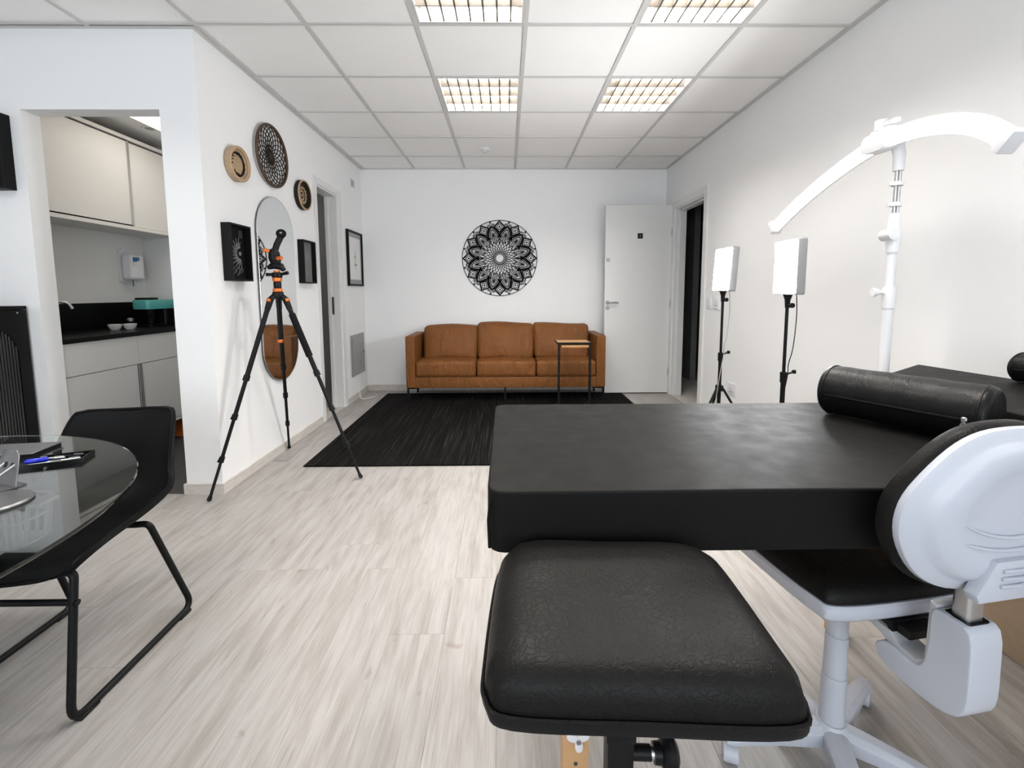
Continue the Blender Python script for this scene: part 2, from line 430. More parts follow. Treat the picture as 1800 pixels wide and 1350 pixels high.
# floor of separate planks
floor = struct('floor', MB().box(XW, XR, YF, YC, -0.05, -0.006).box(XL, XR, YC, YB, -0.05, -0.006), 'subfloor', 'whitewashed wood plank floor')
_pm = {}
def plank(x0, x1, y0, y1):
    if y1 - y0 < 0.02 or x1 - x0 < 0.02: return
    w, l = round(x1 - x0, 4), round(y1 - y0, 4)
    if (w, l) not in _pm:
        g = 0.0002
        _pm[(w, l)] = MB().box(-w / 2 + g, w / 2 - g, -l / 2 + g, l / 2 - g, -0.008, 0.0).bevel(0.0006, 1).data('plank', False)
    raw('plank', _pm[(w, l)], 'plank', floor, ((x0 + x1) / 2, (y0 + y1) / 2, 0))
PW, PL = 0.2035, 1.36
k0 = math.floor((XW + 0.442) / PW)
for k in range(k0, 14):
    x0, x1 = max(XW, -0.442 + k * PW), min(XR, -0.442 + (k + 1) * PW)
    if x1 <= x0: continue
    ends = {0: 1.562, -1: 1.965, -2: 2.166, -3: 1.965}
    y = ends.get(k, (k * 0.53) % PL) - 4 * PL
    while y < YB:
        a, b = max(y, YF), min(y + PL, YB); y += PL
        if b <= a: continue
        if x1 <= XL: plank(x0, x1, a, min(b, YC))
        elif x0 >= XL: plank(x0, x1, a, b)
        else:
            if a < YC: plank(x0, x1, a, min(b, YC))
            if b > YC: plank(XL, x1, max(a, YC), b)

# ceiling: slab, rails, tiles
ceil = struct('ceiling', MB().box(XW, XR, YF, YC, ZC + 0.14, ZC + 0.18).box(XL, XR, YC, YB, ZC + 0.14, ZC + 0.18), 'wall', 'suspended ceiling of pale square tiles')
FIX = {(a, b) for a in (-1, 1) for b in (-3, -1, 1)} | {(-4, -3)}  # fixtures of the nearest row are unseen, added to light the room
xs = [GX + i * T for i in range(-6, 4)]; ys = [GY + j * T for j in range(-9, 6)]
_tm = {}
for i in range(-6, 4):
    for j in range(-9, 6):
        if (i, j) in FIX: continue
        x0, x1 = max(GX + i * T, XW), min(GX + (i + 1) * T, XR); y0, y1 = max(GY + j * T, YF), min(GY + (j + 1) * T, YB)
        if y0 > YC - 0.1 and x0 < XL: x0 = max(x0, XL)
        if (x0 + x1) / 2 < XL: y1 = min(y1, YC)
        if x1 - x0 < 0.015 or y1 - y0 < 0.015: continue
        w, l = round(x1 - x0, 4), round(y1 - y0, 4)
        if (w, l) not in _tm: _tm[(w, l)] = MB().box(-w / 2 + .004, w / 2 - .004, -l / 2 + .004, l / 2 - .004, 0.007, 0.022).data('ceiling_tile', False)
        raw('ceiling_tile', _tm[(w, l)], 'tile_ceiling', ceil, ((x0 + x1) / 2, (y0 + y1) / 2, ZC))
for x in xs:
    if x < XW + 0.02 or x > XR - 0.0: continue
    y1 = YC if x < XL else YB
    part('ceiling_rail', MB().box(x - .012, x + .012, YF, y1, ZC, ZC + .006).box(x - .002, x + .002, YF, y1, ZC + .006, ZC + .04), 'rail', ceil, False)
for y in ys:
    if y < YF or y > YB: continue
    x0 = XW if y < YC else XL
    part('ceiling_rail', MB().box(x0, XR, y - .012, y + .012, ZC + 0.0005, ZC + .0065), 'rail', ceil, False)
part('edge_angle', MB().box(XR - .022, XR, YF, YB, ZC - .001, ZC + .006).box(XL, XL + .022, YC, YB, ZC - .001, ZC + .006)
     .box(XL, XR, YB - .022, YB, ZC - .0015, ZC + .006).box(XW, XL + .022, YC - .022, YC, ZC - .001, ZC + .006).box(XW, XW + .022, YF, YC, ZC - .001, ZC + .006), 'rail', ceil, False)

ZT = ZC + 0.14
struct('wall_back', MB().box(XL, XR + 0.12, YB, YB + 0.12, -0.05, ZT), 'wall')
D2a, D2b, D2h = 4.372, 4.915, 2.30       # narrow doorway in the left wall
struct('wall_left', MB().box(XL - 0.125, XL, YC + 0.112, D2a, -0.05, ZT).box(XL - 0.125, XL, D2b, YB + 0.12, -0.05, ZT).box(XL - 0.125, XL, D2a, D2b, D2h, ZT), 'wall')
KO0, KO1, KOH = -2.834, -2.03, 2.342     # kitchen doorway
struct('wall_kitchen', MB().box(XW, KO0, YC, YC + .112, -0.05, ZT).box(KO1, XL, YC, YC + .112, -0.05, ZT).box(KO0, KO1, YC, YC + .112, KOH, ZT), 'wall')
D1a, D1b, D1h = 4.61, 5.41, 2.25         # doorway in the right wall
struct('wall_right', MB().box(XR, XR + .12, YF, D1a, -0.05, ZT).box(XR, XR + .12, D1b, YB, -0.05, ZT).box(XR, XR + .12, D1a, D1b, D1h, ZT), 'wall')
struct('wall_far_left', MB().box(XW - .12, XW, YF - 0.12, YC + .112, -0.05, ZT), 'wall')
wf = MB()
for a, b in ((XW, -2.8), (-0.7, -0.4), (1.7, XR + .12)): wf.box(a, b, YF - .12, YF, -0.05, ZT)
for a, b in ((-2.8, -0.7), (-0.4, 1.7)): wf.box(a, b, YF - .12, YF, -0.05, 0.75).box(a, b, YF - .12, YF, 2.35, ZT)
struct('wall_front', wf, 'wall')
for n, (a, b) in enumerate(((-2.8, -0.7), (-0.4, 1.7))):
    w = struct('window_%d' % (n + 1)); w['label'] = 'aluminium window behind the viewpoint'
    f = MB().box(a, b, YF - .08, YF - .04, .75, .80).box(a, b, YF - .08, YF - .04, 2.30, 2.35)
    for x in (a, (a + b) / 2 - .025, b - .05): f.box(x, x + .05, YF - .08, YF - .04, .80, 2.30)
    part('window_frame', f, 'white_gloss', w, False)
# kitchen shell
KX, KY1 = -3.39, 4.28
struct('wall_kitchen_side', MB().box(KX - .1, KX, YC + .112, KY1 + .1, -.05, ZT), 'kwall')
struct('wall_kitchen_end', MB().box(KX, XL - .125, KY1, KY1 + .06, -.05, ZT), 'kwall')
kf = struct('floor_kitchen', MB().box(KX, XL - .125, YC + .0, KY1, -.05, -0.004), 'subfloor')
for a in range(3):
    for b in range(3):
        x0, y0 = KX + a * 0.49, YC + .012 + b * 0.51
        x1, y1 = min(x0 + .486, XL - .125), min(y0 + .506, KY1)
        part('floor_tile', MB().box(x0, x1, y0, y1, -.012, -.001), 'kitchen_tile', kf, False)
struct('ceiling_kitchen', MB().box(KX, XL - .125, YC + .112, KY1, 2.60, 2.64), 'kwall')
# bathroom behind the narrow doorway
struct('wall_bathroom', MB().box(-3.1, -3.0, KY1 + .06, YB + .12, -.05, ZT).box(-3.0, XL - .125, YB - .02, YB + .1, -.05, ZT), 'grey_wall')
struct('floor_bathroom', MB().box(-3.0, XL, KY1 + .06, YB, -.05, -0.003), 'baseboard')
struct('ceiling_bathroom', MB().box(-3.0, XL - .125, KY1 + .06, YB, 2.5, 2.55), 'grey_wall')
# corridor behind the open door
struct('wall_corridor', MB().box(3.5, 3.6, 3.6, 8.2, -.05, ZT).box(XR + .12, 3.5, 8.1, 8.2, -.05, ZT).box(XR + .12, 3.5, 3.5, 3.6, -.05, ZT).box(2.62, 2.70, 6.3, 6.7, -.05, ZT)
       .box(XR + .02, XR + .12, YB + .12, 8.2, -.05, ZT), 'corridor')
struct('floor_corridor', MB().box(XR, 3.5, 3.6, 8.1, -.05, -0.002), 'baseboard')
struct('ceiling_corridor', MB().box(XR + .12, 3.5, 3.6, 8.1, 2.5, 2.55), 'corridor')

# baseboards
BH = 0.068
struct('baseboard_back', MB().box(XL + .013, XR, YB - .013, YB, 0, BH + .01), 'baseboard')
struct('baseboard_left', MB().box(XL, XL + .013, YC, 4.29, 0, BH).box(XL, XL + .013, 5.0, YB, 0, BH), 'baseboard')
struct('baseboard_kitchen', MB().box(KO1, XL + .013, YC - .013, YC, 0, BH).box(XW, KO0, YC - .013, YC, 0, BH).box(KO1 - .013, KO1, YC - .013, YC + .11, 0, BH), 'baseboard')
struct('baseboard_right', MB().box(XR - .013, XR, YF, 4.53, 0, BH).box(XR - .013, XR, 5.49, YB, 0, BH), 'baseboard')

# door frame and open leaf, right wall
d1 = struct('door_1'); d1['label'] = 'white door standing open against the back wall'
fr = MB()
for a, b, z0, z1 in ((D1a - .075, D1a, 0, D1h + .075), (D1b, D1b + .075, 0, D1h + .075), (D1a, D1b, D1h, D1h + .075)): fr.box(XR - .014, XR, a, b, z0, z1)
for a, b, z0, z1 in ((D1a, D1a + .02, 0, D1h), (D1b - .02, D1b, 0, D1h), (D1a + .02, D1b - .02, D1h - .02, D1h)): fr.box(XR, XR + .12, a, b, z0, z1)
for a, b, z0, z1 in ((D1a + .02, D1a + .035, 0, D1h - .02), (D1b - .035, D1b - .02, 0, D1h - .02), (D1a + .02, D1b - .02, D1h - .035, D1h - .02)): fr.box(XR + .05, XR + .12, a, b, z0, z1)
part('door_frame', fr, 'white_gloss', d1, False)
LY = 5.475
part('leaf', MB().box(1.20, 2.0, LY, LY + .036, .012, 2.30).bevel(.002, 1), 'white_gloss', d1, False)
h = part('handle', MB().cyl((1.236, LY, 1.133), (1.236, LY - .008, 1.133), .026, 20).cyl((1.236, LY - .008, 1.133), (1.236, LY - .05, 1.133), .009)
         .tube(fillet([(1.236, LY - .05, 1.133), (1.30, LY - .052, 1.136), (1.358, LY - .045, 1.131)], .03), .009), 'satin_steel', d1)
part('lock_rose', MB().cyl((1.236, LY, 1.07), (1.236, LY - .008, 1.07), .026, 20).cyl((1.236, LY - .008, 1.07), (1.236, LY - .014, 1.07), .012), 'satin_steel', d1)
part('upper_lock', MB().cyl((1.234, LY, 1.649), (1.234, LY - .010, 1.649), .024, 20), 'satin_steel', d1)
part('lock_plate', MB().box(1.197, 1.2005, LY + .006, LY + .03, 1.0, 1.2).box(1.197, 1.2005, LY + .006, LY + .03, 1.6, 1.72), 'steel', d1, False)
sg = part('door_sign', MB().box(1.587, 1.65, LY - .004, LY, 1.903, 1.967), 'black_plastic', d1, False)
part('sign_mark', MB().box(1.617, 1.620, LY - .0045, LY - .004, 1.912, 1.958).box(1.596, 1.641, LY - .0045, LY - .004, 1.934, 1.936), 'dark_steel', sg, False)
for z in (.28, 1.12, 1.98):
    part('hinge', MB().cyl((2.004, LY - .004, z - .05), (2.004, LY - .004, z + .05), .007, 10), 'dark_steel', d1)

# frame of the narrow doorway, left wall
d2 = struct('door_2'); d2['label'] = 'narrow doorway with white frame'
fr = MB()
for a, b, z0, z1 in ((D2a - .065, D2a, 0, D2h + .06), (D2b, D2b + .08, 0, D2h + .06), (D2a, D2b, D2h, D2h + .06)): fr.box(XL, XL + .014, a, b, z0, z1)
for a, b, z0, z1 in ((D2a, D2a + .02, 0, D2h), (D2b - .02, D2b, 0, D2h), (D2a + .02, D2b - .02, D2h - .02, D2h)): fr.box(XL - .125, XL, a, b, z0, z1)
for a, b, z0, z1 in ((D2a + .02, D2a + .032, 0, D2h - .02), (D2b - .032, D2b - .02, 0, D2h - .02)): fr.box(XL - .125, XL - .09, a, b, z0, z1)
part('door_frame', fr, 'white_gloss', d2, False)
part('strike_plate', MB().box(XL - .088, XL - .066, D2b - .0225, D2b - .02, 1.03, 1.22), 'dark_steel', d2, False)
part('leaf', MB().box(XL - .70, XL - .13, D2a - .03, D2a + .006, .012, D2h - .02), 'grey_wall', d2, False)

# ------------------------------------------------------------------ ceiling light fixtures
def fixture(i, j, label):
    x0, y0 = GX + i * T + .012, GY + j * T + .012; s_ = T - .024; x1, y1 = x0 + s_, y0 + s_
    cx, cy = (x0 + x1) / 2, (y0 + y1) / 2
    t = thing('ceiling_light', label, 'ceiling light', (cx, cy, ZC), 0, 'louvred ceiling lights')
    h = 0.10; z = ZC
    hb = MB().mesh([(x0, y0, z), (x1, y0, z), (x1, y1, z), (x0, y1, z), (x0, y0, z + h), (x1, y0, z + h), (x1, y1, z + h), (x0, y1, z + h)],
                   [(4, 5, 6, 7), (0, 1, 5, 4), (1, 2, 6, 5), (2, 3, 7, 6), (3, 0, 4, 7)])
    part('housing', hb, 'reflector', t, False)
    fb = MB()
    for a in ((x0, x1, y0, y0 + .014), (x0, x1, y1 - .014, y1), (x0, x0 + .014, y0 + .014, y1 - .014), (x1 - .014, x1, y0 + .014, y1 - .014)): fb.box(*a, z + .001, z + .012)
    part('frame', fb, 'rail', t, False)
    for k in range(4):
        yy = y0 + s_ * (k + .5) / 4
        part('tube', MB().cyl((x0 + .03, yy, z + .066), (x1 - .03, yy, z + .066), .013, 12), 'tube_light', t)
        for xa in (x0 + .014, x1 - .034): part('tube_socket', MB().box(xa, xa + .02, yy - .018, yy + .018, z + .045, z + .095), 'white_plastic', t, False)
    for k in range(1, 4):                            # long parabolic blades between the tubes
        yy = y0 + s_ * k / 4
        part('louver_blade', MB().prism([(-.003, .004), (.003, .004), (.016, .05), (-.016, .05)], x0 + .014, x1 - .014, lambda a, b, c, yy=yy: (c, yy + a, z + b)), 'louver', t, False)
    for k in range(1, 8):                            # cross blades
        xx = x0 + s_ * k / 8
        part('louver_blade', MB().box(xx - .005, xx + .005, y0 + .014, y1 - .014, z + .004, z + .046), 'louver', t, False)
    lamp = area_light('ceiling_light_lamp', (0, 0, .088), (s_ - .05, s_ - .05), FIXTURE_POWER, (0, 0, 0), (1.0, 0.955, 0.90))
    lamp.parent = t
    return t
FL = {(-1, -3): 'unseen louvred square ceiling light added overhead between the chair and the massage table', (1, -3): 'unseen louvred square ceiling light added straight above the massage tables', (-4, -3): 'unseen louvred square ceiling light added above the glass table',
      (-1, 1): 'louvred square ceiling light, farther one of the row above the mandala', (1, 1): 'louvred square ceiling light, farther one of the row nearer the door wall',
      (-1, -1): 'louvred square ceiling light cut by the top edge, above the sofa side', (1, -1): 'louvred square ceiling light cut by the top edge, near the door-side wall'}
for ij in sorted(FIX): fixture(*ij, FL.get(ij, 'louvred square ceiling light overhead, outside the view'))
sd = thing('smoke_detector', 'small round white detector on the ceiling tile', 'smoke detector', (-.225, 4.969, ZC + .007))
part('base', MB().lathe([(0, 0), (.055, 0), (.055, -.010), (.045, -.018), (0, -.018)], 28), 'white_plastic', sd, local=True)
part('sensor', MB().lathe([(0, -.018), (.026, -.018), (.024, -.034), (.012, -.040), (0, -.040)], 20), 'rail', sd, local=True)

# ------------------------------------------------------------------ massage tables
def bed(name, label, poly, z0, z1, legs, rounding, mat='bed_leather'):
    cx = sum(p[0] for p in poly) / len(poly); cy = sum(p[1] for p in poly) / len(poly)
    t = thing(name, label, 'massage table', (cx, cy, 0))
    inset = lambda k: [(cx + (x - cx) * k, cy + (y - cy) * k) for x, y in poly]
    part('cushion', MB().prism(poly, z0, z1).bevel(rounding, 5, 20), mat, t)
    part('frame', MB().prism(inset(.80), z0 - .03, z0 + .004), 'beech', t, False)
    for (x, y, sx) in legs:
        l = part('leg', MB().box(x - .032, x + .032, y - .022, y + .022, 0.0, z0 - .03).bevel(.004, 2), 'beech', t)
        k = part('leg_knob', MB().prism([((.020 + .011 * math.cos(3 * q)) * math.cos(q + .6), (.020 + .011 * math.cos(3 * q)) * math.sin(q + .6)) for q in [2 * PI * i / 30 for i in range(30)]],
                 0, .016, lambda a, b, c, x=x, y=y: (x + a + .004, y - .022 - c, .210 + b)).bevel(.003, 2, 40), 'white_plastic', l)
        part('knob_bolt', MB().cyl((x + .004, y - .036, .210), (x + .004, y - .041, .210), .006, 10), 'steel', l)
        part('screw', MB().cyl((x, y - .0215, .135), (x, y - .0235, .135), .005, 10), 'dark_steel', l)
        part('foot', MB().cyl((x, y, 0), (x, y, .012), .026, 14), 'black_plastic', l)
    return t
def rrect(x0, x1, y0, y1, r, seg=4):
    o = []
    for cx, cy, a in ((x1 - r, y1 - r, 0), (x0 + r, y1 - r, 90), (x0 + r, y0 + r, 180), (x1 - r, y0 + r, 270)):
        for k in range(seg + 1): o.append((cx + r * math.cos(R(a + 90 * k / seg)), cy + r * math.sin(R(a + 90 * k / seg))))
    return o
mt = bed('massage_table', 'wide black vinyl massage table in front with a bolster on it', rrect(-.042, 1.38, .886, 1.604, .035), .728, .862,
    [(.162, 1.0, 1), (1.347, .98, -1), (.162, 1.5, 1), (1.229, 1.55, -1)], .022)
# stitched seam at the corner of the cover
part('seam', MB().tube([(-.036, .893, .84), (-.040, .890, .80), (-.038, .889, .74)], .003, 6), 'bed_leather', mt)
bed('massage_table', 'second black massage table by the door-side wall under the arc lamp', [(1.42, .30), (1.97, .30), (1.955, 1.65), (1.905, 2.03), (1.61, 1.83), (1.42, 1.78)], .868, .93,
    [(1.50, .5, 1), (1.88, .5, -1), (1.50, 1.7, 1), (1.84, 1.76, -1)], .008, 'bed_leather')

def bolster(label, a, b, r):
    a, b = Vector(a), Vector(b); L = (b - a).length; ang = math.atan2(b.y - a.y, b.x - a.x)
    t = thing('bolster_cushion', label, 'bolster', ((a.x + b.x) / 2, (a.y + b.y) / 2, a.z - r), ang)
    prof = [(0, -L / 2)] + [(r * .80 + r * .20 * math.sin(k / 5 * PI / 2), -L / 2 + r * .22 * (1 - math.cos(k / 5 * PI / 2))) for k in range(6)]
    prof += [(r * (1 + .012 * math.sin(k * 2.1)), -L / 2 + r * .3 + (L - r * .6) * k / 10) for k in range(11)]
    prof += [(p, -q) for p, q in reversed(prof[:7])]
    m = MB().lathe(prof, 36, (0, 0, r), 'X')
    for v in m.bm.verts:                                     # flattened where it rests
        if v.co.z < r * .12: v.co.z = r * .12 * .6 + v.co.z * .4 if v.co.z > 0 else r * .03
        v.co.z = max(v.co.z, 0.0)
    bmesh.ops.remove_doubles(m.bm, verts=m.bm.verts, dist=1e-5)
    part('cover', m, 'bolster_leather', t, local=True)
    zy, zz = -r * .985, r * .93                               # zip along the side
    part('zip', MB().tube([(-L / 2 + .03, zy, zz), (0, zy - .001, zz), (L / 2 - .03, zy, zz)], .0035, 8), 'black_plastic', t, local=True)
    zp = part('zip_slider', MB().box(L / 2 - .045, L / 2 - .033, zy - .008, zy - .001, zz - .006, zz + .008).bevel(.002, 1), 'steel', t, local=True)
    part('zip_pull', MB().tube([(L / 2 - .039 + .006 * math.cos(q), zy - .007, zz - .018 + .011 * math.sin(q)) for q in [2 * PI * i / 12 for i in range(12)]], .0018, 6, closed=True), 'steel', zp, local=True)
    for s_ in (-1, 1):
        x = s_ * (L / 2 - r * .24)
        part('piping', MB().tube([(x, r * 1.0 * math.cos(q), max(.004, r + r * 1.0 * math.sin(q))) for q in [2 * PI * i / 36 for i in range(36)]], .003, 6, closed=True), 'bolster_leather', t, local=True)
    return t
bolster('black zipped bolster cushion lying across the near massage table', (1.085, 1.475, .942), (1.272, 1.12, .942), .080)
bolster('black bolster cushion at the picture edge on the farther massage table', (1.915, 1.63, .985), (1.915, 1.15, .985), .055)

# ------------------------------------------------------------------ armrest stool in front
t = thing('armrest_stool', 'black padded armrest stool on a square post, closest to the viewer', 'stool', (.190, .702, 0), R(-3.0))
hx, hy = .218, .174
pad_o = catmull([(-hx, -hy * .55), (-hx * .97, -hy * .85), (-hx * .80, -hy), (0, -hy * 1.01), (hx * .82, -hy), (hx * .98, -hy * .84), (hx, -hy * .5), (hx * .99, hy * .45), (hx * .93, hy * .80), (hx * .72, hy), (0, hy * 1.0), (-hx * .72, hy), (-hx * .93, hy * .80), (-hx * .99, hy * .45)], True, 5)
def ringed(outline, rings):
    """closed skin of scaled copies of an outline: rings [(scale, z)], closed at both ends"""
    n = len(outline); v = []; f = []
    for s_, z in rings: v += [(x * s_, y * s_, z) for x, y in outline]
    for i in range(len(rings) - 1):
        for k in range(n): f.append((i * n + k, i * n + (k + 1) % n, (i + 1) * n + (k + 1) % n, (i + 1) * n + k))
    return v, f
rings = [(.0, .706), (.90, .706), (.985, .712), (1.0, .722), (.995, .735), (.975, .750), (.93, .764), (.87, .772), (.78, .777), (.6, .7805), (.4, .782), (.2, .783), (.0, .783)]
part('pad', MB().mesh(*ringed(pad_o, rings)), 'black_leather', t, local=True)
part('rim', MB().mesh(*ringed(pad_o, [(.0, .694), (.97, .694), (1.008, .697), (1.016, .704), (1.012, .712), (.98, .714), (0, .714)])), 'black_metal', t, local=True)
part('piping', MB().tube([(x * 1.012, y * 1.012, .716) for x, y in pad_o], .0035, 6, closed=True), 'black_leather', t, local=True)
part('inner_post', MB().box(-.017, .017, -.017, .017, .42, .694).bevel(.002, 1), 'black_metal', t, local=True)
part('post', MB().box(-.022, .022, -.022, .022, .06, .545).bevel(.003, 2), 'black_metal', t, local=True)
part('collar', MB().box(-.025, .025, -.025, .025, .518, .548).bevel(.003, 2), 'black_metal', t, local=True)
kn = part('clamp_bolt', MB().cyl((.02, 0, .478), (.055, 0, .478), .012, 16), 'black_metal', t, local=True)
part('washer', MB().cyl((.055, 0, .478), (.062, 0, .478), .011, 16), 'steel', kn, local=True)
part('knob', MB().lathe([(0, .060), (.016, .060), (.017, .072), (.026, .076), (.031, .084), (.028, .094), (.016, .101), (0, .103)], 28, (0, 0, .478), 'X'), 'black_plastic', kn, local=True)
for a in (30, 150, 270):
    ca, sa = math.cos(R(a)), math.sin(R(a))
    part('base_leg', MB().tube(fillet([(0, 0, .08), (.12 * ca, .12 * sa, .06), (.25 * ca, .25 * sa, .014)], .05), .013, 10), 'black_metal', t, local=True)

# ------------------------------------------------------------------ white work chair
t = thing('work_chair', 'white plastic swivel work chair with black padded seat and backrest', 'office chair', (.875, 1.13, 0), R(9))
seat_o = catmull([(-.20, -.215), (0, -.225), (.20, -.215), (.232, -.17), (.235, 0), (.225, .17), (.19, .225), (0, .235), (-.19, .225), (-.225, .17), (-.235, 0), (-.232, -.17)], True, 5)
part('seat_shell', MB().mesh(*ringed(seat_o, [(0, .540), (.55, .540), (.82, .545), (.95, .556), (1.0, .570), (1.005, .592), (.985, .597), (.93, .595), (0, .595)])), 'chair_plastic', t, local=True)
part('seat_cushion', MB().mesh(*ringed(seat_o, [(0, .592), (.95, .592), (.972, .600), (.965, .612), (.93, .625), (.86, .633), (.7, .637), (.4, .636), (.2, .635), (0, .635)])), 'black_leather', t, local=True)
CY, CX = -.03, -.005
part('gas_column', MB().cyl((CX, CY, .42), (CX, CY, .545), .021, 24), 'chair_plastic', t, local=True)
for r_, a, b in ((.0235, .33, .46), (.0262, .215, .365), (.029, .10, .25)):
    part('column_sleeve', MB().lathe([(r_ - .004, b), (r_, b), (r_ + .001, a), (r_ - .003, a)], 28, (CX, CY, 0)), 'chair_plastic', t, local=True)
part('hub', MB().lathe([(0, .055), (.04, .055), (.046, .075), (.043, .105), (.034, .118), (0, .118)], 28, (CX, CY, 0)), 'chair_plastic', t, local=True)
for k in range(5):
    a = R(171 + 72 * k); ca, sa = math.cos(a), math.sin(a)
    def lp(d, w, z): return (CX + d * ca - w * sa, CY + d * sa + w * ca, z)
    v = []; st = [(.025, .030, .112, .060), (.08, .028, .108, .062), (.15, .025, .100, .064), (.22, .022, .088, .062), (.27, .020, .080, .058), (.288, .015, .075, .060)]
    for d, w, zt, zb in st: v += [lp(d, -w, zb), lp(d, w, zb), lp(d, w, zt - .012), lp(d, w * .5, zt), lp(d, -w * .5, zt), lp(d, -w, zt - .012)]
    f = []
    for i in range(len(st) - 1):
        for q in range(6): f.append((i * 6 + q, i * 6 + (q + 1) % 6, (i + 1) * 6 + (q + 1) % 6, (i + 1) * 6 + q))
    f += [tuple(range(5, -1, -1)), tuple((len(st) - 1) * 6 + q for q in range(6))]
    lg = part('base_leg', MB().mesh(v, f).bevel(.004, 2, 25), 'chair_plastic', t, local=True)
    cp = lp(.272, 0, 0)
    cs = part('caster', MB().cyl((cp[0], cp[1], .052), (cp[0], cp[1], .066), .010, 12), 'steel', lg, local=True)
    sw = a + R(70 + 40 * k)
    hd = MB()
    prof = [(.030 * math.cos(R(q)), .027 + .027 * math.sin(R(q))) for q in range(-30, 211, 24)]
    def cf(a_, b_, c_, cp=cp, sw=sw): return (cp[0] + a_ * math.cos(sw) - c_ * math.sin(sw), cp[1] + a_ * math.sin(sw) + c_ * math.cos(sw), b_)
    hd.prism(prof, -.019, .019, cf).bevel(.004, 2, 40)
    part('caster_hood', hd, 'chair_plastic', lg, local=True)
    for s_ in (-.012, .012):
        wh = MB(); n = 20
        ring = [(.023 * math.cos(2 * PI * q / n), .023 + .023 * math.sin(2 * PI * q / n)) for q in range(n)]
        wh.prism(ring, s_ - .006, s_ + .006, cf)
        part('wheel', wh, 'chair_plastic_grey', lg, local=True)
# backrest
BX, BY, BZ = .010, -.330, .862
out = catmull([(0, -.165), (-.10, -.160), (-.165, -.125), (-.205, -.055), (-.205, .015), (-.170, .075), (-.115, .130), (-.05, .155), (.05, .155), (.115, .130), (.170, .075), (.205, .015), (.205, -.055), (.165, -.125), (.10, -.160)], True, 4)
def brf(x, z, d):      # d: distance to the rear; sides wrap towards the sitter
    return (BX + x, BY - d + 0.45 * x * x + .10 * (z) * (-.6), BZ + z)
def skin(outline, rings, fn):
    n = len(outline); v = []; f = []
    for s_, d in rings: v += [fn(x * s_, z * s_, d) for x, z in outline]
    for i in range(len(rings) - 1):
        for k in range(n): f.append((i * n + k, i * n + (k + 1) % n, (i + 1) * n + (k + 1) % n, (i + 1) * n + k))
    return v, f
part('back_shell', MB().mesh(*skin(out, [(0, -.010), (.9, -.010), (.99, -.008), (1.0, -.003), (.99, .006), (.93, .012), (.87, .015), (.84, .019), (.80, .027), (.76, .031), (.68, .034), (.60, .0355), (.54, .033), (.49, .0305), (.3, .030), (.1, .030), (0, .030)], brf)), 'chair_plastic', t, local=True)
part('back_cushion', MB().mesh(*skin(out, [(0, -.006), (1.0, -.005), (1.028, -.011), (1.036, -.020), (1.03, -.031), (.99, -.038), (.9, -.044), (.6, -.047), (.3, -.048), (0, -.048)], brf)), 'black_leather', t, local=True)
for zz, half, bow in ((-.045, .118, .032), (-.070, .140, .030)):
    pts = [brf(half * q / 8, zz - bow * (1 - (q / 8) ** 2) + bow,   .0330) for q in range(-8, 9)]
    part('back_ridge', MB().tube(pts, [.0008 + .0028 * (1 - (q / 8) ** 4) for q in range(-8, 9)], 8), 'chair_plastic', t, local=True)
blk = MB().prism([(-.074, -.168), (.074, -.168), (.082, -.152), (.050, -.085), (-.050, -.085), (-.082, -.152)], .020, .044, brf).bevel(.004, 2, 30)
bk = part('back_mount', blk, 'chair_plastic', t, local=True)
for q in range(3):
    z = -.104 - .0155 * q
    part('mount_rib', MB().tube([brf(-.036, z, .044), brf(0, z, .0455), brf(.036, z, .044)], .0035, 8), 'chair_plastic', bk, local=True)
part('back_post', MB().prism(rrect(-.050, -.010, -.338, -.306, .008), .50, .745), 'steel', t, local=True)
# J-shaped carrier from under the seat up to the post
def jp(poly, w, name, mat, r_=.008, x0=BX, par=None):
    m = MB().prism(poly, -w / 2, w / 2, lambda a, b, c: (x0 + c, a, b)).bevel(r_, 3, 20)
    return part(name, m, mat, par or t, local=True)
jc = jp(catmull([(-.180, .470), (-.200, .492), (-.232, .492), (-.262, .490), (-.280, .512), (-.286, .57), (-.288, .632), (-.320, .637), (-.354, .628), (-.360, .55), (-.358, .475), (-.335, .445), (-.29, .434), (-.235, .434), (-.195, .446)], True, 3), .074, 'back_carrier', 'chair_plastic', .008, -.03)
jp([(-.276, .512), (-.258, .497), (-.222, .503), (-.20, .530), (-.06, .545), (-.06, .53), (-.19, .498), (-.225, .480), (-.262, .482), (-.284, .505), (-.292, .642), (-.278, .645)], .060, 'carrier_liner', 'chair_plastic_grey', .003, -.03, jc)
part('post_slot', MB().prism(rrect(-.056, -.004, -.344, -.300, .006), .628, .6385), 'black_plastic', jc, local=True)
part('tilt_mechanism', MB().box(-.06, .05, -.21, .06, .515, .545).bevel(.006, 2).box(-.05, .03, -.24, -.20, .522, .54), 'black_plastic', t, local=True)
part('tilt_lever', MB().tube(fillet([(.05, -.06, .53), (.17, -.09, .528), (.215, -.12, .520)], .03), .006, 8), 'chair_plastic_grey', t, local=True)

# kraft-brown box under the farther table
kb = thing('cardboard_box', 'plain tan cardboard box on the floor beside the white work chair', 'box', (1.87, 1.35, 0))
part('body', MB().box(1.738, 1.99, 1.05, 1.62, .001, .255).bevel(.006, 2), 'kraft', kb)
part('flap', MB().box(1.74, 1.862, 1.06, 1.61, .2555, .2585), 'kraft', kb, False)
part('flap', MB().box(1.866, 1.988, 1.06, 1.61, .2555, .2585), 'kraft', kb, False)

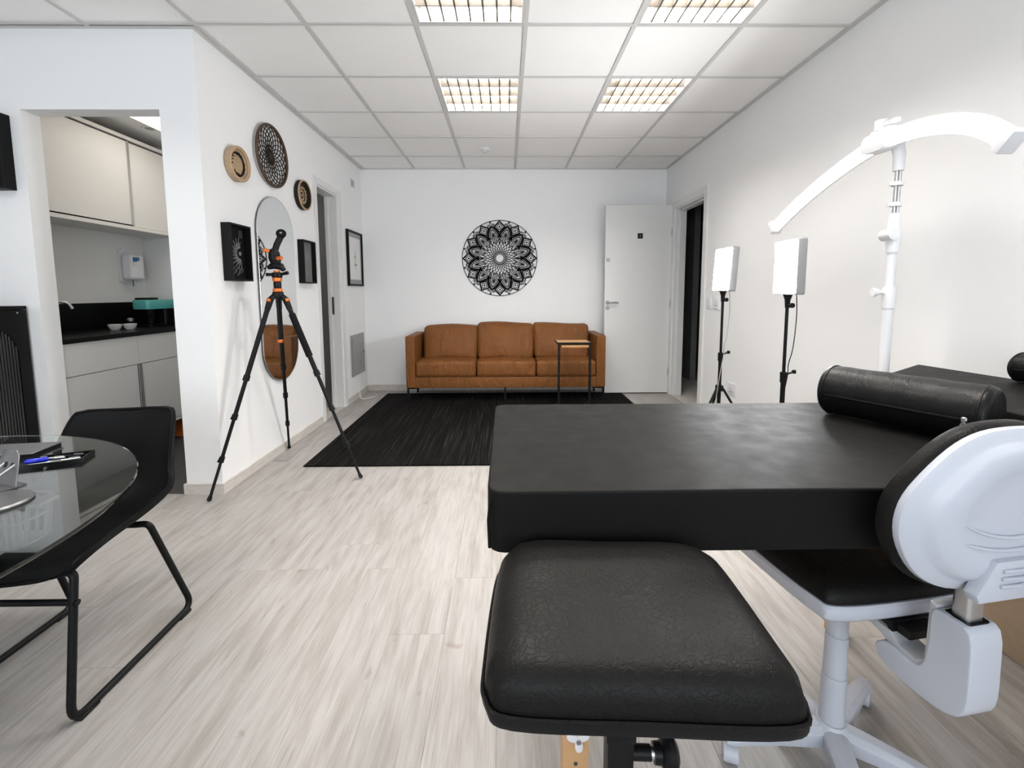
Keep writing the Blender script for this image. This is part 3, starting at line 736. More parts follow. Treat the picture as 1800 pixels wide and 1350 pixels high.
# ------------------------------------------------------------------ arc lamp
t = thing('arc_lamp', 'white half-moon arc lamp glowing above the massage tables', 'floor lamp', (1.745, 2.03, 0))
AX = 1.69
arc = catmull([(2.83, 1.672), (2.62, 1.772), (2.40, 1.853), (2.22, 1.905), (2.085, 1.932), (1.98, 1.937), (1.86, 1.928), (1.74, 1.900), (1.63, 1.850), (1.54, 1.775)], False, 4)
def arc_piece(pts, name_l, name_h):
    v = []; v2 = []; n = len(pts)
    for i, (y, z) in enumerate(pts):
        a = pts[max(0, i - 1)]; b = pts[min(n - 1, i + 1)]; l = math.hypot(b[0] - a[0], b[1] - a[1])
        ny, nz = (b[1] - a[1]) / l, -(b[0] - a[0]) / l          # in-plane normal, pointing up/outward for y falling
        if nz < 0: ny, nz = -ny, -nz
        hh = .034
        for q in range(9):                                     # rounded lens facing down and into the room
            th = R(100 + 190 * q / 8); o_ = hh * math.sin(th); d_ = .030 * math.cos(th)
            v.append((AX + d_, y + ny * o_, z + nz * o_))
        for dx, o_ in ((-.004, .035), (.012, .036), (.018, .028), (.018, -.028), (.014, -.035), (.0, -.0365), (.012, -.028), (.012, .028)): v2.append((AX + dx, y + ny * o_, z + nz * o_))
    def tubef(m, c): 
        f = []
        for i in range(n - 1):
            for k in range(c): f.append((i * c + k, i * c + (k + 1) % c, (i + 1) * c + (k + 1) % c, (i + 1) * c + k))
        return f + [tuple(range(c)), tuple((n - 1) * c + k for k in range(c))]
    part(name_l, MB().mesh(v, tubef(v, 9)), 'arc_light', t)
    part(name_h, MB().mesh(v2, tubef(v2, 8)), 'white_plastic', t)
arc_piece(arc[:16], 'light_strip', 'lamp_arm')
arc_piece(arc[19:], 'light_strip', 'lamp_arm')
def endcap(p, q):
    d = Vector((0, q[0] - p[0], q[1] - p[1])).normalized(); up = Vector((1, 0, 0)).cross(d); mat = Matrix((Vector((1, 0, 0)), d, up)).transposed()
    part('end_cap', MB().obox(Vector((AX - .004, p[0], p[1])) - d * .012, (.062, .034, .080), mat).bevel(.008, 2), 'white_plastic', t)
endcap(arc[0], arc[1]); endcap(arc[-1], arc[-2])
part('arm_hinge', MB().prism(rrect(2.00, 2.145, 1.893, 1.975, .035), -.034, .03, lambda a, b, c: (AX + c, a, b)).bevel(.006, 2, 50), 'white_plastic', t)
part('hinge_bracket', MB().box(AX - .012, AX + .05, 2.02, 2.12, 1.965, 1.995).bevel(.006, 2).cyl((AX + .01, 2.085, 1.99), (AX + .01, 2.085, 2.035), .026, 20).box(AX - .004, AX + .016, 1.99, 2.06, 2.0, 2.016), 'white_plastic', t)
PX, PY = 1.745, 2.03
part('swivel_head', MB().tube([(AX + .02, 2.03, 1.93), (PX - .01, PY, 1.915), (PX, PY, 1.87), (PX, PY, 1.80)], [.024, .026, .023, .021], 18), 'white_plastic', t)
part('inner_rod', MB().cyl((PX - .006, PY, 1.58), (PX - .006, PY, 1.81), .007, 12).cyl((PX + .009, PY, 1.58), (PX + .009, PY, 1.81), .007, 12), 'steel', t)
for z in (1.735, 1.645): part('rod_clip', MB().lathe([(.014, z), (.023, z), (.023, z + .018), (.014, z + .018)], 20, (PX, PY, 0)).box(PX - .04, PX - .018, PY - .006, PY + .006, z + .002, z + .014), 'white_plastic', t)
part('elbow', MB().tube([(PX, PY, 1.615), (PX, PY, 1.54), (PX, PY, 1.50), (PX, PY, 1.44)], [.021, .024, .028, .022], 20).cyl((PX - .02, PY - .03, 1.52), (PX - .02, PY + .03, 1.52), .026, 20), 'white_plastic', t)
part('upper_pole', MB().cyl((PX, PY, 1.10), (PX, PY, 1.46), .0185, 20), 'white_plastic', t)
ck = part('pole_clamp', MB().lathe([(.018, 1.19), (.026, 1.19), (.027, 1.27), (.024, 1.285), (.018, 1.285)], 24, (PX, PY, 0)), 'white_plastic', t)
part('clamp_knob', MB().cyl((PX - .024, PY, 1.26), (PX - .055, PY - .002, 1.262), .009, 12).lathe([(0, 0), (.018, 0), (.021, .012), (.016, .024), (0, .026)], 16, (PX - .08, PY - .002, 1.262), 'X'), 'white_plastic', ck)
part('pole', MB().cyl((PX, PY, .03), (PX, PY, 1.20), .0225, 22), 'white_plastic', t)
part('base', MB().lathe([(0, 0), (.15, 0), (.15, .018), (.13, .028), (.03, .034), (0, .034)], 40, (PX, PY, 0)), 'white_plastic', t)

# ------------------------------------------------------------------ LED panels on tripod stands
def led(label, x, y, zb, zt, yaw, tilt, group):
    t = thing('led_panel_light', label, 'studio light', (x, y, 0), yaw, group)
    zc, hh, hw = (zb + zt) / 2, (zt - zb) / 2, .115
    rot = Matrix.Rotation(tilt, 3, 'Y')
    def tf(m):
        for v in m.bm.verts: v.co = rot @ (v.co - Vector((0, 0, zb))) + Vector((0, 0, zb))
        return m
    def pnl(y0, y1, z0, z1, x0, x1, r):
        return MB().prism(rrect(y0, y1, z0, z1, r), x0, x1, lambda a, b, c: (c, a, b))
    part('panel_housing', tf(pnl(-hw, hw, zb, zt, -.022, .026, .014).bevel(.003, 2, 40)), 'led_housing', t, local=True)
    part('panel_face', tf(pnl(-hw + .007, hw - .007, zb + .007, zt - .007, -.0245, -.0215, .010)), 'panel_light', t, local=True)
    part('mount', MB().tube([(0, 0, zb + .004), (0, 0, zb - .03), (0, 0, zb - .075)], [.026, .015, .012], 14), 'black_plastic', t, local=True)
    k = part('tilt_knob', MB().cyl((0, -.01, zb - .06), (0, -.045, zb - .06), .006, 10).cyl((0, -.035, zb - .06), (0, -.052, zb - .06), .014, 14), 'black_plastic', t, local=True)
    zs = [zb - .07, zb - .38, zb - .70]
    part('stand_pole', MB().cyl((0, 0, zb - .52), (0, 0, zb - .05), .009, 14), 'black_metal', t, local=True)
    part('stand_tube', MB().cyl((0, 0, .10), (0, 0, zb - .46), .013, 14), 'black_metal', t, local=True)
    zk = zb - .48
    cl = part('stand_clamp', MB().lathe([(.009, zk - .03), (.018, zk - .03), (.019, zk + .03), (.009, zk + .03)], 16), 'black_plastic', t, local=True)
    part('clamp_knob', MB().cyl((.015, -.008, zk + .02), (.045, -.02, zk + .035), .005, 8).lathe([(0, -.008), (.011, -.008), (.012, .006), (0, .01)], 12, (.047, -.021, zk + .036), 'X'), 'black_plastic', cl, local=True)
    zh = .555
    part('leg_collar', MB().lathe([(.013, zh - .02), (.028, zh - .02), (.028, zh + .02), (.013, zh + .02)], 12), 'black_plastic', t, local=True)
    for a in (80, 200, 320):
        ca, sa = math.cos(R(a)), math.sin(R(a))
        l = part('leg', MB().obox((0, 0, 0), (1, 1, 1), Matrix.Identity(3)) if False else MB().tube([(.024 * ca, .024 * sa, zh), (.36 * ca, .36 * sa, .012)], .009, 8), 'black_metal', t, local=True)
        part('leg_strut', MB().tube([(.012 * ca, .012 * sa, .16), (.19 * ca, .19 * sa, .285)], .005, 6), 'black_metal', l, local=True)
        part('foot', MB().cyl((.345 * ca, .345 * sa, .0), (.352 * ca, .352 * sa, .026), .012, 10), 'black_plastic', l, local=True)
    part('power_cord', MB().tube(catmull([(.03, -.03, zb + .02), (.035, -.035, zb - .12), (.028, -.03, zb - .3), (.018, -.012, zb - .40), (.014, -.015, zb - .47), (-.03, -.05, zb - .62), (-.07, -.06, .35), (-.09, -.05, .008)], False, 5), .0028, 6), 'black_plastic' if tilt < .01 else 'panel_steel', t, local=True)
    return t
led('lit LED panel on black stand, farther one beside the doorway', 1.575, 3.25, 1.268, 1.582, R(4), R(3.5), 'LED panels on stands')
led('lit LED panel on black stand, nearer one under the arc lamp tip', 1.615, 2.56, 1.248, 1.562, R(-2), 0.0, 'LED panels on stands')

# ------------------------------------------------------------------ rug, sofa, side table
rg = MB(); nx_ = 120
v = []; f = []
for i in range(nx_ + 1):
    x = -1.49 + 2.92 * i / nx_; z = .010 + .0016 * (i % 2) + .0012 * random.random()
    v += [(x, 3.18 + .006 * random.random(), z), (x, 5.52 + .006 * random.random(), z)]
for i in range(nx_): f.append((2 * i, 2 * i + 2, 2 * i + 3, 2 * i + 1))
rg.mesh(v, f); rg.box(-1.49, 1.43, 3.183, 5.52, .001, .0095)
rug = raw('area_rug', rg.data('area_rug', False), 'rug'); tag(rug, 'black striped leather-look rug under the sofa front', 'rug')

t = thing('sofa', 'tan brown leather three-seat sofa against the back wall', 'sofa', (0, 5.38, 0))
SX0, SX1, SYF, SYB = -1.15, 1.13, 5.05, 5.725
ZR = .014
part('base', MB().box(SX0 + .10, SX1 - .10, SYF + .008, SYB, .175, .30).bevel(.008, 2), 'brown_leather', t)
for i in (1, 2):
    x = SX0 + .10 + (SX1 - SX0 - .2) * i / 3
    part('base_seam', MB().tube([(x, SYF + .0075, .18), (x, SYF + .0075, .298)], .0018, 6), 'brown_leather', t)
for s_, x0, x1 in ((-1, SX0, SX0 + .105), (1, SX1 - .105, SX1)):
    a_ = part('armrest', MB().cushion(((x0 + x1) / 2, (SYF + SYB) / 2, .472), ((x1 - x0) / 2, (SYB - SYF) / 2, .297), .014, (.004, .003, .003), 5), 'brown_leather', t)
    for x in (x0 + .008, x1 - .008):
        part('welt', MB().tube([(x, SYF + .003, .18), (x, SYF + .003, .764), (x, SYF + .012, .768), (x, SYB - .01, .768)], .0028, 6), 'brown_leather', a_)
part('back_panel', MB().cushion(((SX0 + SX1) / 2, 5.665, .46), ((SX1 - SX0) / 2 - .10, .06, .285), .03, (0, .004, .004), 6), 'brown_leather', t)
sx = [(-1.044, -.352), (-.346, .334), (.340, 1.024)]
for i, (a, b) in enumerate(sx):
    c = part('seat_cushion', MB().cushion(((a + b) / 2, 5.275, .392), ((b - a) / 2, .225, .088), .032, (.0, .008, .016), 8), 'brown_leather', t)
    for z in (.312, .462):
        part('piping', MB().tube(fillet([(a + .012, 5.48, z), (a + .006, 5.058, z), (b - .006, 5.058, z), (b - .012, 5.48, z)], .03), .0035, 6), 'brown_leather', c)
bxs = [(-1.005, -.356, .862, .000), (-.352, .326, .890, -.012), (.330, 1.000, .880, .0)]
for i, (a, b, zt, dy) in enumerate(bxs):
    zb = .462; hz = (zt - zb) / 2
    def lean(o, hz=hz, dy=dy): return (o.x * (1 + .02 * (o.z / hz)), o.y + .13 * o.z / hz * .5 + dy, o.z + .010 * math.cos(o.x * 7 + i))
    c = part('back_cushion', MB().cushion(((a + b) / 2, 5.485, (zb + zt) / 2), ((b - a) / 2, .082, hz), .045, (.006, .045, .006), 8, lean), 'brown_leather', t)
    part('seam', MB().tube([((a + b) / 2 + .01, 5.50 - .002 * 0 - .127 + .05 * (q - 2) / 2 + .016 * abs(q - 2) ** 1.5 + dy, (zb + zt) / 2 + hz * .9 * (q - 2) / 2) for q in range(5)], .0015, 6), 'brown_leather', c)
for x in (SX0 + .018, -.02, SX1 - .018):
    for y in (SYF + .02, 5.62):
        if x == -.02 and y > 5.5: continue
        z0 = ZR if y < 5.5 else 0.0
        l = part('leg', MB().box(x - .011, x + .011, y - .008, y + .008, z0, .176), 'black_metal', t, False)
        if x != -.02:
            sg_ = 1 if x < 0 else -1
            part('leg_bracket', MB().box(min(x, x + sg_ * .13), max(x, x + sg_ * .13), y - .012, y + .03, .164, .1755), 'black_metal', l, False)

t = thing('side_table', 'slim black metal side table with a wooden strip, in front of the sofa', 'side table', (.71, 4.80, 0))
X0, X1, Y0, Y1 = .545, .868, 4.62, 4.86
part('top', MB().box(X0 - .02, X1 + .012, Y0 - .02, Y1 + .02, .726, .735).box(X0 - .02, X1 + .012, Y0 - .02, Y0 - .012, .735, .745).box(X0 - .02, X0 - .012, Y0 - .012, Y1 + .02, .735, .745).box(X1 + .004, X1 + .012, Y0 - .012, Y1 + .02, .735, .745), 'black_metal', t, False)
part('tray_inlay', MB().box(X0 - .011, X1 + .003, Y0 - .011, Y1 + .018, .7352, .741), 'oak', t, False)
part('drawer_strip', MB().box(X0 + .026, X1 - .012, Y0 - .008, Y1, .690, .716).bevel(.003, 2), 'oak', t, False)
for x in (X0, X1):
    part('leg', MB().box(x - .011, x + .011, Y0 - .011, Y0 + .011, ZR, .727), 'black_metal', t, False)
    part('base_rail', MB().box(x - .011, x + .011, Y0 + .011, Y1, ZR, ZR + .02), 'black_metal', t, False)
part('base_rail', MB().box(X0 + .011, X1 - .011, Y0 - .011, Y0 + .011, ZR, ZR + .02), 'black_metal', t, False)

# ------------------------------------------------------------------ wall mandala
MC = Vector((-.083, YB, 1.692)); MR = .472
def mf(a, b, c): return (MC.x + a, YB - c, MC.z + b)
def pol(r, ang): return (r * math.sin(ang), r * math.cos(ang))
t = thing('wall_mandala', 'large round black openwork mandala on the back wall above the sofa', 'wall art', (MC.x, YB, MC.z))
part('outer_ring', MB().stroke([pol(MR, 2 * PI * k / 96) for k in range(96)], .007, .003, .012, mf, True), 'black_matte', t)
for k in range(24):
    a0, a1 = 2 * PI * k / 24, 2 * PI * (k + 1) / 24
    pts = [pol(MR - .003, a0)] + [pol(MR - .012 - .042 * math.sin(PI * q / 8) ** .6, a0 + (a1 - a0) * q / 8) for q in range(1, 8)] + [pol(MR - .003, a1)]
    part('scallop', MB().stroke(pts, .007, .003, .010, mf), 'black_matte', t)
    p0 = pol(MR - .008, a0)
    part('node', MB().lathe([(0, .013), (.011, .013), (.011, .003), (0, .003)], 10, (MC.x + p0[0], YB, MC.z + p0[1]), 'Y') if False else MB().prism([(p0[0] + .011 * math.cos(q * PI / 5), p0[1] + .011 * math.sin(q * PI / 5)) for q in range(10)], .003, .013, mf), 'black_matte', t)
def lozenge(r0, r1, w, ac): 
    rm = r0 + (r1 - r0) * .5
    return [pol(r0, ac), pol(math.hypot(rm, w), ac + math.atan2(w, rm)), pol(r1, ac), pol(math.hypot(rm, w), ac - math.atan2(w, rm))]
def dens(p, n=4):
    o = []
    for i in range(len(p)):
        a, b = p[i], p[(i + 1) % len(p)]
        for k in range(n): o.append((a[0] + (b[0] - a[0]) * k / n, a[1] + (b[1] - a[1]) * k / n))
    return o
for k in range(12):
    ac = 2 * PI * k / 12
    d_ = part('diamond', MB().stroke(dens(lozenge(.326, .462, .064, ac)), .017, .003, .012, mf, True), 'black_matte', t)
    part('diamond_inner', MB().stroke(dens(lozenge(.354, .434, .036, ac)), .008, .003, .010, mf, True).prism(lozenge(.378, .408, .013, ac), .003, .010, mf), 'black_matte', d_)
    am = ac + PI / 12
    for q in range(7):                                         # hatched weave between the diamonds
        r0_ = .372 + .011 * q; hw_ = .150 - .008 * q
        part('weave', MB().stroke([pol(r0_ + .018 * (abs(u) / 3) ** 2 - .012, am + hw_ * u / 3) for u in range(-3, 4)], .0055, .002, .006, mf), 'grey_paper', t)
    for rt, wd, wt in ((.408, .122, .024), (.366, .092, .011), (.332, .068, .008)):
        pts = []
        for q in range(13):
            u = q / 12; r_ = .13 + (rt - .13) * u; w = wd * (math.sin(PI * min(1, u * .62 + .38)) if u < 1 else 0)
            w = wd * (1 - u) ** .62 * (1.0 if u > .35 else .55 + .45 * u / .35)
            pts.append((r_, w))
        path = [pol(math.hypot(r_, w), am - math.atan2(w, r_)) for r_, w in pts if r_ > rt - .17] + [pol(math.hypot(r_, w), am + math.atan2(w, r_)) for r_, w in reversed(pts) if r_ > rt - .17][1:]
        part('petal', MB().stroke(path, wt, .003, .013 if wt > .01 else .010, mf), 'black_matte', t)
    for q in (-1, 0, 1):
        part('petal_vein', MB().stroke([pol(.185, am + q * .11), pol(.26, am + q * .075), pol(.318, am)], .010, .003, .008, mf), 'black_matte', t)
wv = MB()
for k in range(26):
    for s_ in (-1, 1):
        a0 = 2 * PI * k / 26
        wv.stroke([pol(.075 + .150 * q / 8, a0 + s_ * .62 * (q / 8) ** .8) for q in range(9)], .0068, .003, .008 + .001 * s_, mf)
part('lattice', wv, 'black_matte', t)
for r_, w in ((.052, .006), (.062, .005), (.073, .005)):
    part('centre_ring', MB().stroke([pol(r_, 2 * PI * k / 40) for k in range(40)], w, .003, .010, mf, True), 'black_matte', t)
part('centre_disc', MB().prism([pol(.048, 2 * PI * k / 32) for k in range(32)], .003, .008, mf), 'paper', t)

# ------------------------------------------------------------------ left wall: baskets, mirror, frames
def lf(a, b, c): return (XL + c, a, b)                          # a along the wall, b up, c out of the wall
def wall_thing(name, label, cat, y, z, group=None): return thing(name, label, cat, (XL, y, z), 0, group)
t = wall_thing('woven_wall_plate', 'large round openwork woven plate, black strands in a brown rim', 'wall basket', 3.55, 2.305, 'woven plates on the wall')
RB = .222
part('rim', MB().tube([(XL + .028 , 3.55 + RB * math.cos(2 * PI * k / 72), 2.305 + RB * math.sin(2 * PI * k / 72)) for k in range(72)], .011, 10, closed=True), 'brown_rim', t)
for k in range(20):
    a0 = 2 * PI * k / 20; rr = RB * .5
    pts = []
    for q in range(28):
        an = 2 * PI * q / 28; x = rr * math.cos(a0) + rr * math.cos(an + a0) ; y = rr * math.sin(a0) + rr * math.sin(an + a0)
        d_ = math.hypot(x, y) / RB
        pts.append((XL + .008 + .018 * d_ ** 1.5 + (.002 if q < 14 else 0), 3.55 + x, 2.305 + y))
    part('strand', MB().tube(pts, .0036, 6, closed=True), 'dark_rattan', t)
part('centre_weave', MB().lathe([(0, .014), (.02, .014), (.042, .011), (.045, .006), (0, .006)], 24, (XL, 3.55, 2.305), 'X'), 'dark_rattan', t)
def coil_plate(label, y, z, r, mats, deep):
    t = wall_thing('woven_wall_plate', label, 'wall basket', y, z, 'woven plates on the wall')
    n = len(mats); cr = r / n / 2
    for i, mname in enumerate(mats):
        rr = (i + .5) * r / n; d_ = .010 + deep * (i / (n - 1)) ** 3
        if rr < cr * 1.5:
            part('coil', MB().lathe([(0, d_ + cr), (rr + cr * .6, d_ + cr * .9), (rr + cr, d_), (0, d_ - cr * .5)], 20, (XL, y, z), 'X'), mname, t)
        else:
            c = part('coil', MB().tube([(XL + d_, y + rr * math.cos(2 * PI * k / 48), z + rr * math.sin(2 * PI * k / 48)) for k in range(48)], cr * 1.15, 8, closed=True), mname, t)
    if 'half' in label or True:
        dk = mats[-1] == 'rattan'
        for k in range(16 if dk else 14):
            a0 = 2 * PI * k / (16 if dk else 14); r0, r1 = (.55, .72) if dk else (.42, .60)
            if dk and (k % 4 == 1): continue
            dd = .010 + deep * r1 ** 3 + cr * 1.1
            part('stitch', MB().tube([(XL + dd, y + r * r0 * math.cos(a0), z + r * r0 * math.sin(a0)), (XL + dd, y + r * r1 * math.cos(a0 + .25), z + r * r1 * math.sin(a0 + .25))], .0042, 6), 'dark_rattan' if dk else 'rattan', t)
    part('rim', MB().tube([(XL + .012 + deep + .004, y + r * math.cos(2 * PI * k / 56), z + r * math.sin(2 * PI * k / 56)) for k in range(56)], .0075, 8, closed=True), 'rattan', t)
    part('side_band', MB().lathe([(r * .96, .004), (r + .005, .006), (r + .006, .012 + deep), (r * .97, .012 + deep)], 48, (XL, y, z), 'X'), mats[-1], t)
coil_plate('small pale straw woven plate, nearest the kitchen doorway', 3.09, 2.12, .108, ['rattan', 'rattan', 'rattan', 'rattan', 'rattan', 'dark_rattan', 'rattan', 'rattan'], .026)
coil_plate('small dark woven plate with straw centre, beside the narrow door', 4.05, 2.12, .122, ['rattan', 'dark_rattan', 'rattan', 'dark_rattan', 'rattan', 'dark_rattan', 'dark_rattan', 'dark_rattan'], .026)

# pill-shaped mirror
t = wall_thing('wall_mirror', 'tall pill-shaped frameless mirror behind the tripod', 'mirror', 3.567, 1.29)
hw = .276; zb, zt = .575, 2.0
pill = [(3.567 + hw * math.cos(R(q)), zt - hw + hw * math.sin(R(q))) for q in range(0, 181, 6)] + [(3.567 - hw * math.cos(R(q)), zb + hw - hw * math.sin(R(q))) for q in range(0, 181, 6)]
part('mirror_glass', MB().prism(pill, .014, .018, lf), 'mirror', t, False)
part('mirror_back', MB().prism([(3.567 + (a - 3.567) * .985, 1.2875 + (b - 1.2875) * .993) for a, b in pill], .001, .0138, lf), 'tablet_grey', t, False)
part('mirror_edge', MB().tube([lf(a, b, .0165) for a, b in pill], .0032, 6, closed=True), 'steel', t)

def shadow_box(label, y0, y1, z0, z1, d, art):
    t = wall_thing('shadow_box_frame', label, 'picture frame', (y0 + y1) / 2, (z0 + z1) / 2, 'black shadow box frames')
    w = .012
    for a in ((y0, y1, z1 - w, z1), (y0, y1, z0, z0 + w), (y0, y0 + w, z0 + w, z1 - w), (y1 - w, y1, z0 + w, z1 - w)):
        part('frame_side', MB().box(XL, XL + d, *a), 'black_wood', t, False)
    part('art_board', MB().box(XL + .001, XL + .016, y0 + w, y1 - w, z0 + w, z1 - w), 'black_matte' if art == 'flower' else 'grey_paper', t, False)
    cy, cz = (y0 + y1) / 2, (z0 + z1) / 2; ink = MB()
    if art == 'flower':
        part('emblem', MB().lathe([(0, .019), (.012, .019), (.014, .0165), (0, .0165)], 20, (XL, cy + .05, cz), 'X'), 'chalk', t)
        for k in range(22):
            an = R(-95 + 190 * k / 21 + 180); r0, r1 = .035, .075 + .03 * (k % 2)
            a, b = math.cos(an), math.sin(an)
            ink.stroke([(cy + .05 + r0 * a, cz + r0 * b), (cy + .05 + .7 * r1 * a - .006 * b, cz + .7 * r1 * b + .006 * a), (cy + .05 + r1 * a, cz + r1 * b)], .0035, .0162, .0175, lf)
        for k in range(5): ink.stroke([(cy + .045, cz + .11 + .010 * k), (cy + .085, cz + .108 + .010 * k)], .0018, .0162, .0172, lf)
        for k in range(6): ink.stroke([(cy - .05 + .02 * k, cz - .15 + .01 * (k % 3)), (cy - .02 + .02 * k, cz - .09 - .012 * (k % 2))], .002, .0162, .0172, lf)
    else:
        ink.stroke(catmull([(cy - .02, cz + .09), (cy, cz + .05), (cy - .01, cz + .02), (cy + .02, cz + .03), (cy + .03, cz + .08)], False, 4), .003, .0162, .0172, lf)
        ink.stroke(catmull([(cy - .01, cz - .06), (cy + .01, cz - .08), (cy, cz - .11), (cy + .03, cz - .10)], False, 4), .003, .0162, .0172, lf)
    part('art_lines', ink, 'chalk', t)
    return t
shadow_box('deep black shadow box with a pale flower drawing, nearest the kitchen doorway', 2.905, 3.133, 1.348, 1.716, .061, 'flower')
shadow_box('deep black shadow box with grey insert, beside the narrow door frame', 3.947, 4.195, 1.352, 1.729, .054, 'script')
# thin framed print next to the corner
t = wall_thing('framed_print', 'thin black framed print with white paper, near the room corner', 'picture frame', 5.39, 1.665)
y0, y1, z0, z1 = 5.14, 5.645, 1.345, 1.982; w = .022
for a in ((y0, y1, z1 - w, z1), (y0, y1, z0, z0 + w), (y0, y0 + w, z0 + w, z1 - w), (y1 - w, y1, z0 + w, z1 - w)):
    part('frame_side', MB().box(XL, XL + .028, *a), 'black_wood', t, False)
part('mount_board', MB().box(XL + .001, XL + .012, y0 + w, y1 - w, z0 + w, z1 - w), 'panel_steel', t, False)
pp = part('print_paper', MB().box(XL + .012, XL + .0135, y0 + .075, y1 - .06, z0 + .075, z1 - .075), 'paper', t, False)
ik = MB(); cy, cz = 5.395, 1.66
ik.stroke(catmull([(cy, cz + .10), (cy + .01, cz + .05), (cy - .02, cz + .02), (cy + .01, cz - .01), (cy - .01, cz - .05), (cy + .02, cz - .07), (cy, cz - .12)], False, 4), .008, .0135, .0142, lf)
ik.stroke([(cy - .03, cz - .07), (cy + .05, cz - .065)], .008, .0135, .0142, lf).stroke([(cy - .015, cz + .02), (cy + .04, cz + .03)], .006, .0135, .0142, lf)
part('drawing', ik, 'ink', pp)
# vent grille, electrical panel
t = wall_thing('wall_vent', 'small grey vent grille high on the wall near the corner', 'vent', 5.405, 2.54)
part('plate', MB().box(XL, XL + .008, 5.335, 5.475, 2.495, 2.585).bevel(.002, 1), 'white_plastic', t, False)
for k in range(6): part('slat', MB().box(XL + .008, XL + .011, 5.35, 5.46, 2.506 + .0125 * k, 2.512 + .0125 * k), 'panel_steel', t, False)
t = wall_thing('electrical_panel', 'grey steel electrical panel low on the wall near the corner', 'fuse box', 5.39, .285)
part('frame', MB().box(XL, XL + .012, 5.155, 5.628, .285, .770), 'panel_steel', t, False)
dr = part('door', MB().box(XL + .012, XL + .017, 5.19, 5.60, .325, .735).bevel(.002, 1), 'panel_steel', t, False)
part('lock', MB().cyl((XL + .017, 5.58, .54), (XL + .026, 5.58, .54), .012, 14), 'dark_steel', dr)
part('vent_slot', MB().box(XL + .017, XL + .0185, 5.42, 5.47, .395, .40).box(XL + .017, XL + .0185, 5.42, 5.47, .41, .415).box(XL + .017, XL + .0185, 5.42, 5.47, .425, .43), 'dark_steel', dr, False)
part('cable', MB().tube(catmull([(XL + .010, 5.24, .30), (XL + .05, 5.27, .24), (XL + .045, 5.29, .15), (XL + .05, 5.28, .05), (XL + .08, 5.27, .006), (XL + .16, 5.32, .006), (XL + .21, 5.45, .006), (XL + .13, 5.55, .006)], False, 5), .004, 6), 'white_plastic', t)
fp = thing('floor_box', 'square grey metal outlet plate set in the floor by the tripod', 'floor outlet', (-1.716, 3.36, 0))
part('plate', MB().box(-1.771, -1.661, 3.305, 3.415, .0005, .004).bevel(.001, 1), 'led_housing', fp, False)
part('lid', MB().box(-1.755, -1.677, 3.321, 3.399, .004, .0055), 'panel_steel', fp, False)

# switches and outlet on the right wall
def plate(name, label, y0, y1, z0, z1, kind):
    t = thing(name, label, 'switch' if kind == 'switch' else 'outlet', (XR, (y0 + y1) / 2, (z0 + z1) / 2))
    part('cover', MB().box(XR - .008, XR, y0, y1, z0, z1).bevel(.002, 2), 'white_plastic', t)
    if kind == 'switch':
        part('rocker', MB().box(XR - .012, XR - .008, (y0 + y1) / 2 - .018, (y0 + y1) / 2 + .018, (z0 + z1) / 2 - .032, (z0 + z1) / 2 + .032).bevel(.001, 1), 'white_gloss', t, False)
    else:
        for k in (-1, 0, 1): part('socket_hole', MB().cyl((XR - .0075, (y0 + y1) / 2 + .014 * k, (z0 + z1) / 2 + (.006 if k == 0 else 0)), (XR - .0086, (y0 + y1) / 2 + .014 * k, (z0 + z1) / 2 + (.006 if k == 0 else 0)), .0035, 10), 'dark_steel', t)
        part('plug', MB().box(XR - .011, XR - .008, (y0 + y1) / 2 - .03, (y0 + y1) / 2 + .03, (z0 + z1) / 2 - .024, (z0 + z1) / 2 - .018), 'panel_steel', t, False)
plate('light_switch', 'blank white switch plate closest to the open doorway', 4.385, 4.485, 1.095, 1.215, 'switch')
plate('wall_outlet', 'white socket plate beside the switch, behind the LED stand', 4.225, 4.325, 1.095, 1.215, 'outlet')
plate('wall_outlet', 'low white socket plate near the floor behind the LED stand', 3.855, 3.98, .34, .45, 'outlet')

# ------------------------------------------------------------------ tripod
HUB = Vector((-1.545, 3.06, 1.255))
t = thing('camera_tripod', 'black camera tripod with orange collars in front of the mirror', 'tripod', (HUB.x, HUB.y, 0))
for fx, fy, m2 in ((-1.815, 2.64, 0), (-1.772, 3.56, 0), (-1.0, 2.965, 1)):
    F = Vector((fx, fy, .012)); d0 = (F - HUB); hd = Vector((d0.x, d0.y, 0)).normalized()
    A = HUB + hd * .045 + Vector((0, 0, -.005)); D = F - A
    l = part('leg', MB().tube([A + D * .03, A + D * .42], .0155, 12), 'black_metal', t)
    part('leg_section', MB().tube([A + D * .38, A + D * .62], .0125, 12), 'black_metal', l)
    part('leg_section', MB().tube([A + D * .58, A + D * .82], .0105, 12), 'black_metal', l)
    part('leg_section', MB().tube([A + D * .78, A + D * .985], .0085, 12), 'black_metal', l)
    for q, r_ in ((.41, .020), (.60, .0175), (.80, .0155)): part('leg_lock', MB().tube([A + D * q, A + D * (q + .028)], r_, 12).tube([A + D * q + hd * .012, A + D * (q + .022) + hd * .020], .006, 6), 'black_plastic', l)
    part('foot', MB().tube([F + (A - F).normalized() * .03, F + Vector((0, 0, .004)), F + Vector((0, 0, -.002))], [.010, .014, .009], 12), 'black_plastic', l)
    part('leg_hinge', MB().tube([HUB + hd * .02 + Vector((0, 0, .004)), A + D * .02, A + D * .075], [.014, .021, .018], 10), 'black_plastic', l)
    part('hinge_accent', MB().tube([A + D * .018 + hd * .006, A + D * .032 + hd * .006], .0185, 10), 'orange', l)
    if m2: part('foam_grip', MB().tube([A + D * .10, A + D * .33], .0215, 14), 'black_matte', l)
hx_, hy_, hz_ = HUB
